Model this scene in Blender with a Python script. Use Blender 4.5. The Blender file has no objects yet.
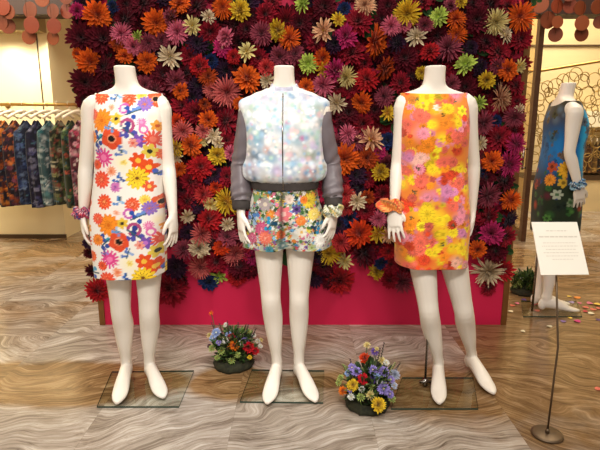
import bpy, bmesh, math, random
import numpy as np
from mathutils import Vector, Matrix, Euler, noise
random.seed(7)
SC = bpy.context.scene
COL = SC.collection
PI = math.pi

# ------------------------------------------------------------------ camera
FPX, CAMH, PITCH = 515.0, 1.32, math.radians(11.7)
cd = bpy.data.cameras.new('camera'); cam = bpy.data.objects.new('camera', cd); COL.objects.link(cam)
cd.sensor_width = 36; cd.lens = FPX * 36 / 600; cd.clip_start = 0.05
cam.location = (0, 0, CAMH); cam.rotation_euler = (PI/2 - PITCH, 0, 0)
SC.camera = cam
cp, sp = math.cos(PITCH), math.sin(PITCH)
def ray(px, py):
    x = (px-300)/FPX; y = -(py-225)/FPX
    return Vector((x, cp + y*sp, -sp + y*cp))
def W(px, py, Y):
    d = ray(px, py); t = Y/d.y
    return Vector((0, 0, CAMH)) + d*t
def WF(px, py, z=0.0):
    d = ray(px, py); t = (z-CAMH)/d.z
    return Vector((0, 0, CAMH)) + d*t
def depth(Y, z): return Y*cp + (CAMH-z)*sp
def ppm(Y, z): return FPX/depth(Y, z)

# ------------------------------------------------------------------ colour + materials
def s2l(c): return c/12.92 if c <= .04045 else ((c+.055)/1.055)**2.4
def rgb(h):
    if isinstance(h, str):
        h = h.lstrip('#'); c = [int(h[i:i+2], 16)/255 for i in (0, 2, 4)]
    else: c = h
    return tuple(s2l(x) for x in c)
MATS = {}
def mat(name, color=None, rough=.5, metal=0., noise_amt=.0, scale=8., spec=.5, emit=None, coat=0.):
    if name in MATS: return MATS[name]
    m = bpy.data.materials.new(name); m.use_nodes = True; nt = m.node_tree
    b = nt.nodes['Principled BSDF']
    b.inputs['Roughness'].default_value = rough; b.inputs['Metallic'].default_value = metal
    b.inputs['Specular IOR Level'].default_value = spec
    if coat: b.inputs['Coat Weight'].default_value = coat; b.inputs['Coat Roughness'].default_value = .1
    if color is not None:
        c = rgb(color); b.inputs['Base Color'].default_value = (*c, 1)
        if noise_amt:
            tc = nt.nodes.new('ShaderNodeTexCoord'); n = nt.nodes.new('ShaderNodeTexNoise'); n.inputs['Scale'].default_value = scale
            n.inputs['Detail'].default_value = 4
            r = nt.nodes.new('ShaderNodeValToRGB')
            r.color_ramp.elements[0].position = .3; r.color_ramp.elements[1].position = .7
            r.color_ramp.elements[0].color = (*[max(0, x*(1-noise_amt)) for x in c], 1)
            r.color_ramp.elements[1].color = (*[min(1, x*(1+noise_amt)) for x in c], 1)
            nt.links.new(tc.outputs['Object'], n.inputs['Vector']); nt.links.new(n.outputs['Fac'], r.inputs['Fac'])
            nt.links.new(r.outputs['Color'], b.inputs['Base Color'])
    if emit: 
        b.inputs['Emission Color'].default_value = (*rgb(color), 1); b.inputs['Emission Strength'].default_value = emit
    MATS[name] = m; return m
def attr_mat(name, rough=.7, spec=.2, sheen=0., bump=0., metal=0.):
    if name in MATS: return MATS[name]
    m = bpy.data.materials.new(name); m.use_nodes = True; nt = m.node_tree; b = nt.nodes['Principled BSDF']
    a = nt.nodes.new('ShaderNodeAttribute'); a.attribute_name = 'Col'
    nt.links.new(a.outputs['Color'], b.inputs['Base Color'])
    b.inputs['Roughness'].default_value = rough; b.inputs['Specular IOR Level'].default_value = spec
    b.inputs['Sheen Weight'].default_value = sheen; b.inputs['Metallic'].default_value = metal
    if bump:
        tc = nt.nodes.new('ShaderNodeTexCoord'); n = nt.nodes.new('ShaderNodeTexNoise'); n.inputs['Scale'].default_value = 300
        bp = nt.nodes.new('ShaderNodeBump'); bp.inputs['Strength'].default_value = bump; bp.inputs['Distance'].default_value = .002
        nt.links.new(tc.outputs['Object'], n.inputs['Vector']); nt.links.new(n.outputs['Fac'], bp.inputs['Height']); nt.links.new(bp.outputs['Normal'], b.inputs['Normal'])
    MATS[name] = m; return m

# ------------------------------------------------------------------ object helpers
def tag(o, label=None, cat=None, group=None, kind=None):
    if label: o['label'] = label
    if cat: o['category'] = cat
    if group: o['group'] = group
    if kind: o['kind'] = kind
    return o
def empty(name, loc=(0, 0, 0), rz=0., label=None, cat=None, group=None):
    o = bpy.data.objects.new(name, None); COL.objects.link(o); o.location = loc; o.rotation_euler = (0, 0, rz); o.empty_display_size = .05
    return tag(o, label, cat, group)
def link_mesh(name, me, m=None, parent=None):
    o = bpy.data.objects.new(name, me); COL.objects.link(o)
    if m is not None:
        me.materials.clear(); me.materials.append(m)
    if parent is not None: o.parent = parent
    return o
def obj(name, bm, m=None, parent=None, smooth=False):
    me = bpy.data.meshes.new(name); bm.normal_update(); bm.to_mesh(me); bm.free()
    if smooth: me.polygons.foreach_set('use_smooth', [True]*len(me.polygons))
    return link_mesh(name, me, m, parent)
def box(bm, x0, x1, y0, y1, z0, z1, bev=0., M=None):
    r = bmesh.ops.create_cube(bm, size=1.0)
    T = Matrix.Translation(((x0+x1)/2, (y0+y1)/2, (z0+z1)/2)) @ Matrix.Diagonal((x1-x0, y1-y0, z1-z0, 1))
    if M is not None: T = M @ T
    bmesh.ops.transform(bm, matrix=T, verts=r['verts'])
    if bev:
        es = list({e for v in r['verts'] for e in v.link_edges})
        bmesh.ops.bevel(bm, geom=es, offset=bev, segments=2, affect='EDGES', profile=.7)
def BM(): return bmesh.new()
def tube(bm, pts, radii, seg=16, cap=True, ref=Vector((1, 0, 0)), phase=0.):
    """tapering tube; radii: number or (a, b) per point, a along ref."""
    pts = [Vector(p) for p in pts]; rings = []
    for i, p in enumerate(pts):
        if i == 0: t = pts[1]-pts[0]
        elif i == len(pts)-1: t = pts[-1]-pts[-2]
        else: t = (pts[i+1]-pts[i]).normalized() + (pts[i]-pts[i-1]).normalized()
        t.normalize()
        u = ref - t*ref.dot(t)
        if u.length < 1e-4: u = Vector((0, 1, 0)) - t*t.y
        u.normalize(); v = t.cross(u)
        r = radii[i] if isinstance(radii, (list, tuple)) else radii
        a, b = r if isinstance(r, (tuple, list)) else (r, r)
        rings.append([bm.verts.new(p + u*(a*math.cos(2*PI*k/seg+phase)) + v*(b*math.sin(2*PI*k/seg+phase))) for k in range(seg)])
    for i in range(len(rings)-1):
        for k in range(seg):
            bm.faces.new((rings[i][k], rings[i][(k+1) % seg], rings[i+1][(k+1) % seg], rings[i+1][k]))
    if cap:
        bm.faces.new(list(reversed(rings[0]))); bm.faces.new(rings[-1])
    return rings
def smooth_path(pts, vals, n):
    """Catmull-Rom resample of points and (tuple) values"""
    pts = [Vector(p) for p in pts]; vals = [tuple(v) if isinstance(v, (tuple, list)) else (v, v) for v in vals]
    P = [pts[0]*2-pts[1]] + pts + [pts[-1]*2-pts[-2]]; V = [vals[0]] + vals + [vals[-1]]
    op, ov = [], []
    for i in range(len(pts)-1):
        for k in range(n):
            t = k/n
            def cr(a, b, c, d): return .5*((2*b)+(c-a)*t+(2*a-5*b+4*c-d)*t*t+(3*b-a-3*c+d)*t**3)
            op.append(Vector([cr(P[i][j], P[i+1][j], P[i+2][j], P[i+3][j]) for j in range(3)]))
            ov.append(tuple(max(.002, cr(V[i][j], V[i+1][j], V[i+2][j], V[i+3][j])) for j in range(2)))
    op.append(pts[-1]); ov.append(vals[-1]); return op, ov
def sphere(bm, c, r, seg=12, rings=8, M=None):
    x = bmesh.ops.create_uvsphere(bm, u_segments=seg, v_segments=rings, radius=1)
    r = r if isinstance(r, (tuple, list)) else (r, r, r)
    T = Matrix.Translation(c) @ (M or Matrix.Identity(4)) @ Matrix.Diagonal((*r, 1))
    bmesh.ops.transform(bm, matrix=T, verts=x['verts'])
def interp(tab, z):
    """tab rows (z, ...) ascending; smooth cubic interpolation"""
    if z <= tab[0][0]: return tab[0][1:]
    if z >= tab[-1][0]: return tab[-1][1:]
    for i in range(len(tab)-1):
        if tab[i][0] <= z <= tab[i+1][0]:
            t = (z-tab[i][0])/(tab[i+1][0]-tab[i][0])
            p0 = tab[max(0, i-1)]; p1 = tab[i]; p2 = tab[i+1]; p3 = tab[min(len(tab)-1, i+2)]
            out = []
            for j in range(1, len(p1)):
                m1 = (p2[j]-p0[j])/max(1e-6, p2[0]-p0[0])*(p2[0]-p1[0]); m2 = (p3[j]-p1[j])/max(1e-6, p3[0]-p1[0])*(p2[0]-p1[0])
                out.append((2*t**3-3*t*t+1)*p1[j] + (t**3-2*t*t+t)*m1 + (-2*t**3+3*t*t)*p2[j] + (t**3-t*t)*m2)
            return tuple(out)

# ------------------------------------------------------------------ room materials
def nodes(name):
    m = bpy.data.materials.new(name); m.use_nodes = True; nt = m.node_tree
    return m, nt, nt.nodes['Principled BSDF'], (lambda t: nt.nodes.new(t)), nt.links.new
def floor_mat():
    m, nt, b, N, L = nodes('swirl_veined_polished_stone')
    tc = N('ShaderNodeTexCoord'); sep = N('ShaderNodeSeparateXYZ'); L(tc.outputs['Object'], sep.inputs[0])
    def math_(op, a, bb=None, c=None):
        n = N('ShaderNodeMath'); n.operation = op
        for i, v in enumerate((a, bb, c)):
            if v is None: continue
            if isinstance(v, (int, float)): n.inputs[i].default_value = v
            else: L(v, n.inputs[i])
        return n.outputs[0]
    TX, TY = .62, .62
    ix = math_('FLOOR', math_('DIVIDE', math_('ADD', sep.outputs[0], .30), TX)); iy = math_('FLOOR', math_('DIVIDE', math_('ADD', sep.outputs[1], .12), TY))
    cell = N('ShaderNodeCombineXYZ'); L(ix, cell.inputs[0]); L(iy, cell.inputs[1])
    wn = N('ShaderNodeTexWhiteNoise'); wn.noise_dimensions = '3D'; L(cell.outputs[0], wn.inputs['Vector'])
    # each slab gets its own piece of stone: coordinates shifted per slab
    off = N('ShaderNodeVectorMath'); off.operation = 'SCALE'; L(wn.outputs['Color'], off.inputs[0]); off.inputs['Scale'].default_value = 3.2
    add = N('ShaderNodeVectorMath'); add.operation = 'ADD'; L(tc.outputs['Object'], add.inputs[0]); L(off.outputs[0], add.inputs[1])
    rotv = N('ShaderNodeVectorRotate'); rotv.rotation_type = 'Z_AXIS'; L(add.outputs[0], rotv.inputs['Vector'])
    L(math_('MULTIPLY', math_('SUBTRACT', wn.outputs['Value'], .5), 1.1), rotv.inputs['Angle'])
    n1 = N('ShaderNodeTexNoise'); n1.inputs['Scale'].default_value = 2.1; n1.inputs['Detail'].default_value = 2.0; n1.inputs['Roughness'].default_value = .45; L(rotv.outputs[0], n1.inputs['Vector'])
    sc_ = N('ShaderNodeVectorMath'); sc_.operation = 'SCALE'; L(n1.outputs['Color'], sc_.inputs[0]); sc_.inputs['Scale'].default_value = .50
    wp = N('ShaderNodeVectorMath'); wp.operation = 'ADD'; L(rotv.outputs[0], wp.inputs[0]); L(sc_.outputs[0], wp.inputs[1])
    # streaks drawn out along the warped x direction: flowing, brush-like veins
    mp = N('ShaderNodeMapping'); mp.inputs['Scale'].default_value = (5.5, 58, 1); L(wp.outputs[0], mp.inputs['Vector'])
    st = N('ShaderNodeTexNoise'); st.inputs['Scale'].default_value = 1.0; st.inputs['Detail'].default_value = 7; st.inputs['Roughness'].default_value = .74; st.inputs['Distortion'].default_value = .5; L(mp.outputs[0], st.inputs['Vector'])
    mp2 = N('ShaderNodeMapping'); mp2.inputs['Scale'].default_value = (1.6, 13, 1); L(wp.outputs[0], mp2.inputs['Vector'])
    st2 = N('ShaderNodeTexNoise'); st2.inputs['Scale'].default_value = 1.0; st2.inputs['Detail'].default_value = 3; L(mp2.outputs[0], st2.inputs['Vector'])
    vein = math_('ADD', math_('MULTIPLY', math_('SUBTRACT', st.outputs['Fac'], .5), 2.2), math_('MULTIPLY', math_('SUBTRACT', st2.outputs['Fac'], .5), .9))
    vein = math_('ADD', vein, .5)
    def ramp(stops, fac):
        r = N('ShaderNodeValToRGB'); e = r.color_ramp.elements
        while len(e) < len(stops): e.new(.5)
        for i, (p, c) in enumerate(stops): e[i].position = p; e[i].color = (*rgb(c), 1)
        L(fac, r.inputs['Fac']); return r.outputs['Color']
    grey = ramp([(.0, '#5c4e42'), (.36, '#978a7c'), (.60, '#b4a89b'), (.95, '#dad2c8')], vein)
    brown = ramp([(.0, '#47331f'), (.36, '#755838'), (.60, '#90704c'), (.95, '#b39672')], vein)
    # brown areas: noise clouds in the stone, plus painted shade outside the light pools
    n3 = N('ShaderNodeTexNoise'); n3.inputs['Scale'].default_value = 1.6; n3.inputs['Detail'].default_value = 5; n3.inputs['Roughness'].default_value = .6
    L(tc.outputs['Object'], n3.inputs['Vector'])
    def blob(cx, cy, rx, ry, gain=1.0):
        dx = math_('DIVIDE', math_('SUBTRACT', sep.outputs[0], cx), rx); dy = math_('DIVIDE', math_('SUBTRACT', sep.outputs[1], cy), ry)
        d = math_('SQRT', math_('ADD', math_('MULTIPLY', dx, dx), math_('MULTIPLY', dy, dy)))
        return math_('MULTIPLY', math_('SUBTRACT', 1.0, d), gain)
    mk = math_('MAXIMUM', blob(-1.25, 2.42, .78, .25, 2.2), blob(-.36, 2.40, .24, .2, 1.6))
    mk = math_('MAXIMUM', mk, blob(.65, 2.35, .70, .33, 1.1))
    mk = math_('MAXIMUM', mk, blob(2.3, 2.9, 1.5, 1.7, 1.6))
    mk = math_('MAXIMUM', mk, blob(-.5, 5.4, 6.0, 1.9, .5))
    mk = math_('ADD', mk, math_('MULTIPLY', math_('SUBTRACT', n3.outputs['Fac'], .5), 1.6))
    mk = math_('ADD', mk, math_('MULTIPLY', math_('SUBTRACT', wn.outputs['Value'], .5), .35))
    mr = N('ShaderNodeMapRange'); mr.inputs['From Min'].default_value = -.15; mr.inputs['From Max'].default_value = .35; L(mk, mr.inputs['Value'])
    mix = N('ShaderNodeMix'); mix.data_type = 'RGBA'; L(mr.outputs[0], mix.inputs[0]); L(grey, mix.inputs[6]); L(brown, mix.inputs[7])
    # joints
    def joint(c, o, t):
        f = math_('FRACT', math_('DIVIDE', math_('ADD', c, o), t)); return math_('LESS_THAN', f, .004)
    jt = math_('MAXIMUM', joint(sep.outputs[0], .30, TX), joint(sep.outputs[1], .12, TY))
    mj = N('ShaderNodeMix'); mj.data_type = 'RGBA'; L(math_('MULTIPLY', jt, .25), mj.inputs[0]); L(mix.outputs[2], mj.inputs[6]); mj.inputs[7].default_value = (*rgb('#5a4a3a'), 1)
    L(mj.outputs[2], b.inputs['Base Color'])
    b.inputs['Roughness'].default_value = .17; b.inputs['Specular IOR Level'].default_value = .5
    return m
def wall_mat(name, c, scale=1.5, amt=.06, rough=.6, lines=False):
    m, nt, b, N, L = nodes(name)
    tc = N('ShaderNodeTexCoord'); n = N('ShaderNodeTexNoise'); n.inputs['Scale'].default_value = scale; n.inputs['Detail'].default_value = 5
    mp = N('ShaderNodeMapping'); mp.inputs['Scale'].default_value = (.5, .5, 3.0) if lines else (1, 1, 1)
    L(tc.outputs['Object'], mp.inputs['Vector']); L(mp.outputs[0], n.inputs['Vector'])
    r = N('ShaderNodeValToRGB'); cc = rgb(c)
    r.color_ramp.elements[0].position = .3; r.color_ramp.elements[1].position = .72
    r.color_ramp.elements[0].color = (*[x*(1-amt) for x in cc], 1); r.color_ramp.elements[1].color = (*[min(1, x*(1+amt)) for x in cc], 1)
    L(n.outputs['Fac'], r.inputs['Fac']); L(r.outputs['Color'], b.inputs['Base Color']); b.inputs['Roughness'].default_value = rough
    return m
def glass_mat(name, tint, gloss=.06, edge=False):
    m = bpy.data.materials.new(name); m.use_nodes = True; nt = m.node_tree; nt.nodes.clear(); N = nt.nodes.new; L = nt.links.new
    o = N('ShaderNodeOutputMaterial'); t = N('ShaderNodeBsdfTransparent'); t.inputs[0].default_value = (*rgb(tint), 1)
    g = N('ShaderNodeBsdfGlossy'); g.inputs['Roughness'].default_value = .03
    f = N('ShaderNodeFresnel'); f.inputs['IOR'].default_value = 1.45
    mx = N('ShaderNodeMixShader'); ge = N('ShaderNodeNewGeometry'); sb_ = N('ShaderNodeMath'); sb_.operation = 'SUBTRACT'; sb_.inputs[0].default_value = 1; L(ge.outputs['Backfacing'], sb_.inputs[1]); ml = N('ShaderNodeMath'); ml.operation = 'MULTIPLY'; L(f.outputs[0], ml.inputs[0]); L(sb_.outputs[0], ml.inputs[1]); L(ml.outputs[0], mx.inputs[0]); L(t.outputs[0], mx.inputs[1]); L(g.outputs[0], mx.inputs[2]); L(mx.outputs[0], o.inputs[0])
    return m

# ------------------------------------------------------------------ room shell
M_cream = wall_mat('warm_cream_plaster', '#eeddb0'); M_tan = wall_mat('tan_stone_panel', '#d6c092', 2.0, .08, .5, True)
M_red = wall_mat('dark_reddish_soffit', '#2e160e', 2.0, .1); M_white = wall_mat('white_ceiling_paint', '#e9e2d4')
M_bronze = mat('brushed_bronze', '#6a4c38', .34, .8, .12, 30); M_gold = mat('satin_gold_metal', '#b08a4a', .3, .9, .08, 20)
M_darkwood = mat('dark_bronze_line', '#4a3520', .5)
def struct(name, *boxes, m, kind='structure', bev=0.):
    bm = BM()
    for bx in boxes: box(bm, *bx, bev=bev)
    return tag(obj(name, bm, m), kind=kind)
CEIL = 3.35
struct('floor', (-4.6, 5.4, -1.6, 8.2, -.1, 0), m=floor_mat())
struct('ceiling', (-4.6, 5.4, -.2, 8.2, CEIL, CEIL+.1), m=M_white)
struct('wall_left', (-4.6, -4.45, -.2, 8.2, 0, CEIL), m=M_cream)
struct('wall_right', (5.25, 5.4, -.2, 8.2, 0, CEIL), m=M_cream)
struct('wall_back', (-4.45, 5.25, 7.75, 7.9, 0, CEIL), m=M_tan)
XL = W(66, 238, 5.65).x
struct('wall_left_back', (-4.45, XL, 5.65, 7.75, 0, CEIL), m=M_cream)
struct('baseboard_left_back', (-4.45, XL+.01, 5.63, 5.65, 0, .045), m=M_darkwood)
zt0 = W(30, 31, 5.5).z; zt1 = W(30, 19, 5.5).z
struct('trim_1', (-4.45, XL, 5.47, 5.65, zt0, zt1+.05), m=wall_mat('dull_beige_pelmet', '#a99468'))
struct('trim_2', (-4.45, 5.25, 5.25, 5.5, zt1, CEIL), m=M_red)
jx = W(39, 60, 5.65).x
struct('trim_3', (jx-.006, jx+.006, 5.644, 5.65, W(39, 104, 5.65).z-.9, zt0), m=M_darkwood)
# right hand bay: low stone counter and a white pelmet over the garments
xr0 = W(528, 190, 7.4).x
struct('trim_4', (xr0, 5.25, 7.35, 7.75, 0, W(590, 178, 7.35).z-.03), m=M_tan)
struct('trim_5', (xr0, 5.25, 7.33, 7.75, W(590, 178, 7.35).z-.03, W(590, 175, 7.35).z), m=M_darkwood)
struct('trim_6', (W(577, 120, 7.3).x, 5.25, 7.2, 7.75, W(590, 127, 7.2).z, W(590, 111, 7.2).z), m=mat('white_lit_pelmet', '#f5edd0', .6))
struct('trim_7', (xr0-.5, 5.25, 7.70, 7.75, W(560, 46, 7.7).z, W(560, 44.5, 7.7).z), m=M_darkwood)

# ------------------------------------------------------------------ mannequins
M_mann = mat('matt_white_mannequin', '#f2e9dc', .38, 0, .015, 3, .4)
M_plate = glass_mat('clear_greenish_glass', '#fafcfa')
M_edge = mat('dark_green_glass_edge', '#35463c', .2, 0)
M_chrome = mat('polished_chrome', '#8c8680', .18, 1.0)
TORSO = [(.76, .150, .095, .005), (.82, .163, .106, .008), (.88, .168, .110, .008), (.95, .160, .103, .004), (1.02, .138, .090, 0), (1.08, .122, .082, -.002),
         (1.15, .128, .090, -.006), (1.22, .140, .106, -.012), (1.28, .147, .106, -.008), (1.33, .155, .092, .0), (1.37, .165, .078, .006), (1.405, .166, .062, .010),
         (1.43, .135, .052, .012), (1.445, .085, .049, .012), (1.46, .056, .047, .010), (1.49, .046, .045, .004), (1.545, .044, .044, -.006)]
def voxel_solid(bm, name, voxel=.005, smooth_it=4):
    me = bpy.data.meshes.new(name+'_cage'); bm.to_mesh(me); bm.free()
    o = bpy.data.objects.new(name+'_cage', me); COL.objects.link(o)
    r = o.modifiers.new('r', 'REMESH'); r.mode = 'VOXEL'; r.voxel_size = voxel; r.use_smooth_shade = True
    s = o.modifiers.new('s', 'SMOOTH'); s.iterations = smooth_it; s.factor = .5
    bpy.context.view_layer.update()
    dg = bpy.context.evaluated_depsgraph_get()
    out = bpy.data.meshes.new_from_object(o.evaluated_get(dg)); out.name = name
    bpy.data.objects.remove(o); bpy.data.meshes.remove(me)
    out.polygons.foreach_set('use_smooth', [True]*len(out.polygons)); return out
def hand(bm, wrist, direction, width_axis, thumb_side, scale=1., curl=.25, curl_axis=None):
    """palm, four fingers of different length and a thumb; direction: from wrist to fingertips"""
    d = Vector(direction).normalized(); w = Vector(width_axis); w = (w - d*w.dot(d)).normalized()
    n = curl_axis if curl_axis is not None else d.cross(w); n = Vector(n); n = (n - d*n.dot(d) - w*n.dot(w)).normalized()
    wr = Vector(wrist); s = scale
    P = [wr-d*.01, wr+d*.02*s, wr+d*.05*s, wr+d*.085*s]
    tube(bm, P, [(.024*s, .019*s), (.029*s, .017*s), (.037*s, .015*s), (.036*s, .012*s)], 14, True, w)
    for i, (o, ln) in enumerate(((-.027, .058), (-.009, .072), (.009, .076), (.027, .068))):
        o *= thumb_side; base = wr + d*.078*s + w*o*s
        f = (d + w*o*5.0).normalized(); pts = [base]; a = curl*(.6+.25*i)
        for k, seg in enumerate((.42, .33, .25)):
            ang = a*(k+.6); v = f*math.cos(ang) + n*math.sin(ang)
            pts.append(pts[-1] + v*ln*seg*1.12*s)
        tube(bm, pts, [.0082*s, .0074*s, .0066*s, .0050*s], 8, True, w)
    tb = wr + d*.022*s + w*.022*thumb_side*s
    t1 = tb + (d*.72 + w*.62*thumb_side + n*.25).normalized()*.036*s
    t2 = t1 + (d*.92 + w*.22*thumb_side + n*.3).normalized()*.026*s
    t3 = t2 + (d*.98 + n*.3).normalized()*.022*s
    tube(bm, [tb, t1, t2, t3], [.0135*s, .0105*s, .0092*s, .006*s], 8, True, n)
def leg(bm, hip, knee, ankle, toe, k=1.0):
    hip, knee, ankle, toe = map(Vector, (hip, knee, ankle, toe))
    th = hip.lerp(knee, .5); c1 = knee.lerp(ankle, .28) + Vector((0, .014, 0)); c2 = knee.lerp(ankle, .62) + Vector((0, .004, 0))
    pts = [hip, th, hip.lerp(knee, .83), knee, c1, c2, knee.lerp(ankle, .86), ankle]
    rad = [(.078, .088), (.062, .072), (.050, .055), (.047*k, .05), (.048*k, .053), (.037, .041), (.0275, .031), (.028, .035)]
    p, r = smooth_path(pts, rad, 4); tube(bm, p, r, 18)
    # foot: heel slightly lifted and arched, the toes flat on the plate
    fd = toe - ankle; fd.z = 0; L = fd.length; fd.normalize(); side = Vector((-fd.y, fd.x, 0))
    heel = ankle - fd*.035
    z0 = toe.z
    pts = [Vector((heel.x, heel.y, z0+.055)), Vector((ankle.x, ankle.y, z0+.058))]
    rad = [(.020, .022), (.029, .040)]
    for f, zz, a, b in ((.25, .050, .031, .036), (.48, .036, .036, .029), (.66, .023, .038, .019), (.80, .0175, .034, .0145), (.92, .014, .023, .011), (1.0, .012, .009, .008)):
        q = ankle + fd*L*f; pts.append(Vector((q.x, q.y, z0+zz))); rad.append((a, b))
    p, r = smooth_path(pts, rad, 3); tube(bm, p, r, 16, True, side)
    tube(bm, [Vector((ankle.x, ankle.y, ankle.z)), Vector((ankle.x, ankle.y, z0+.05))], [(.027, .033), (.027, .036)], 14)
    # heel pad
    sphere(bm, Vector((heel.x, heel.y, z0+.042))+fd*.012, (.025, .028, .040), 12, 8)
def torso(bm, lean=0., seg=40, dx=lambda z: 0., yaw=0.):
    rings = []
    zs = [.76 + (1.545-.76)*i/70 for i in range(71)]
    for z in zs:
        a, b, yc = interp(TORSO, z); r = []
        for k in range(seg):
            t = 2*PI*k/seg; c, s = math.cos(t), math.sin(t); e = .86
            r.append(bm.verts.new((dx(z) + a*abs(c)**e*(1 if c >= 0 else -1), yc + b*abs(s)**e*(1 if s >= 0 else -1), z)))
        rings.append(r)
    for i in range(len(rings)-1):
        for k in range(seg): bm.faces.new((rings[i][k], rings[i][(k+1) % seg], rings[i+1][(k+1) % seg], rings[i+1][k]))
    bm.faces.new(list(reversed(rings[0]))); bm.faces.new(rings[-1])
def arm(bm, sh, el, wr, hd, side, width=(0, 1, 0), thumb=-1, curl=.25, cax=None, hs=1.0):
    sh, el, wr = map(Vector, (sh, el, wr))
    inner = sh + Vector((-side*.05, 0, .01))
    pts = [inner, sh, sh.lerp(el, .3), sh.lerp(el, .7), el, el.lerp(wr, .25), el.lerp(wr, .65), wr]
    rad = [(.045, .045), (.047, .051), (.041, .047), (.034, .038), (.031, .034), (.032, .035), (.026, .029), (.0195, .024)]
    p, r = smooth_path(pts, rad, 4); tube(bm, p, r, 16)
    hand(bm, wr, hd, width, thumb, hs, curl, cax)
def ztrim(t): return t
def mannequin(root_loc, rz, dx, arms, legs, label, scale=1.0):
    root = empty('mannequin', root_loc, rz, label, 'mannequin', 'headless shop mannequins')
    bm = BM(); torso(bm, dx=dx)
    for a in arms: arm(bm, **a)
    for l in legs: leg(bm, *l)
    me = voxel_solid(bm, 'body', .0042, 3)
    link_mesh('body', me, M_mann, root)
    return root
def plate(root, quad, t=.010):
    """glass base plate from four world floor points, darker polished edge as a sub-part"""
    loc = Matrix.Translation(root.location) @ root.rotation_euler.to_matrix().to_4x4(); inv = loc.inverted()
    q = [inv @ Vector((p[0], p[1], 0)) for p in quad]
    bm = BM(); lo = [bm.verts.new((p.x, p.y, .001)) for p in q]; hi = [bm.verts.new((p.x, p.y, t)) for p in q]
    bm.faces.new(list(reversed(lo))); bm.faces.new(hi)
    for i in range(4): bm.faces.new((lo[i], lo[(i+1) % 4], hi[(i+1) % 4], hi[i]))
    o = obj('base_plate', bm, M_plate, root); o['label'] = 'clear glass base plate'
    bm = BM()
    for i in range(4):
        a, b = q[i], q[(i+1) % 4]; d = (b-a).normalized(); nrm = Vector((d.y, -d.x, 0))
        vs = [a+nrm*.0005+Vector((0, 0, .001)), b+nrm*.0005+Vector((0, 0, .001)), b+nrm*.0005+Vector((0, 0, t-.0003)), a+nrm*.0005+Vector((0, 0, t-.0003))]
        bm.faces.new([bm.verts.new(v) for v in vs])
    e = obj('plate_edge', bm, M_edge, o); e['label'] = 'dark polished glass edge'
    return o
PT = .010
def legs_from_px(root, hips, specs):
    out = []
    for hip, (kp, kY), (ap, aY), tp in zip(hips, [s[0] for s in specs], [s[1] for s in specs], [s[2] for s in specs]):
        k = W(*kp, kY) - root; a = W(*ap, aY) - root; a.z = .10; t = WF(*tp, PT) - root; t.z = PT
        out.append((Vector(hip), k, a, t))
    return out
def P(px, py, Y, root): return W(px, py, Y) - root

Y0 = 2.36
# --- white floral dress mannequin
R1 = Vector((-.782, Y0, 0))
l1 = legs_from_px(R1, [(-.078, .0, .84), (.072, 0, .84)], [(((121, 312), 2.37), ((127, 370), 2.44), (117, 406)), (((149, 312), 2.37), ((150, 370), 2.44), (164, 400))])
dx1 = lambda z: interp([(.5, -.026), (.8, -.020), (1.0, -.004), (1.25, .020), (1.38, .022), (1.5, .012), (1.6, .012)], z)[0]
a1 = [dict(sh=P(93, 107, Y0, R1), el=P(86, 165, Y0+.01, R1), wr=P(83.5, 214, Y0-.03, R1), hd=(.02, -.12, -1), side=-1, width=(.25, -1, 0), thumb=1, curl=.28, cax=(1, 0, 0)),
      dict(sh=P(160, 107, Y0, R1), el=P(168, 165, Y0+.02, R1), wr=P(173, 214, Y0-.03, R1), hd=(.01, -.15, -1), side=1, width=(-.3, -1, 0), thumb=1, curl=.25, cax=(-1, 0, 0))]
man1 = mannequin(R1, 0, dx1, a1, l1, 'white headless mannequin wearing the white dress with scattered bright flowers')
plate(man1, [WF(97, 408), WF(179, 408), WF(194, 372), WF(112, 373)])
# --- bomber jacket mannequin
R2 = Vector((-.07, Y0, 0))
l2 = legs_from_px(R2, [(-.08, 0, .84), (.075, 0, .84)], [(((271, 300), 2.36), ((277, 370), 2.44), (267, 406)), (((299, 300), 2.37), ((299, 370), 2.44), (316, 404))])
dx2 = lambda z: 0.0
a2 = [dict(sh=P(250, 108, Y0, R2), el=P(241, 165, Y0+.03, R2), wr=P(241, 212, Y0-.04, R2), hd=(.03, -.15, -1), side=-1, width=(.5, -1, 0), thumb=1, curl=.22, cax=(1, 0, 0)),
      dict(sh=P(319, 108, Y0, R2), el=P(331, 165, Y0+.04, R2), wr=P(334, 210, Y0-.05, R2), hd=(-.12, -.15, -1), side=1, width=(-.6, -1, 0), thumb=1, curl=.3, cax=(-1, 0, 0))]
man2 = mannequin(R2, 0, dx2, a2, l2, 'white headless mannequin wearing the pale bomber jacket and flowered shorts')
plate(man2, [WF(240, 403), WF(323, 404), WF(324, 372), WF(252, 371)])
# --- orange dress mannequin
R3 = Vector((.605, Y0, 0))
l3 = legs_from_px(R3, [(-.058, 0, .84), (.074, 0, .84)], [(((429, 312), 2.33), ((438, 372), 2.43), (439, 406)), (((464, 312), 2.39), ((471, 362), 2.53), (494, 396))])
dx3 = lambda z: interp([(.5, .020), (.8, .014), (1.05, .004), (1.3, -.006), (1.6, -.012)], z)[0]
a3 = [dict(sh=P(405, 105, Y0, R3), el=P(398, 163, Y0+.01, R3), wr=P(394, 208, Y0-.06, R3), hd=(.05, -.25, -1), side=-1, width=(1, -.6, 0), thumb=1, curl=.22, cax=(.4, 1, 0)),
      dict(sh=P(466, 105, Y0, R3), el=P(473, 163, Y0+.05, R3), wr=P(472, 210, Y0+.06, R3), hd=(-.02, .05, -1), side=1, width=(0, -1, 0), thumb=1, curl=.25, cax=(-1, 0, 0))]
man3 = mannequin(R3, 0, dx3, a3, l3, 'white headless mannequin wearing the orange and yellow floral dress, steel rod behind its leg')
plate(man3, [WF(391, 410), WF(478, 410), WF(473, 379), WF(402, 379)])
rp = WF(425, 385, PT) - R3
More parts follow.
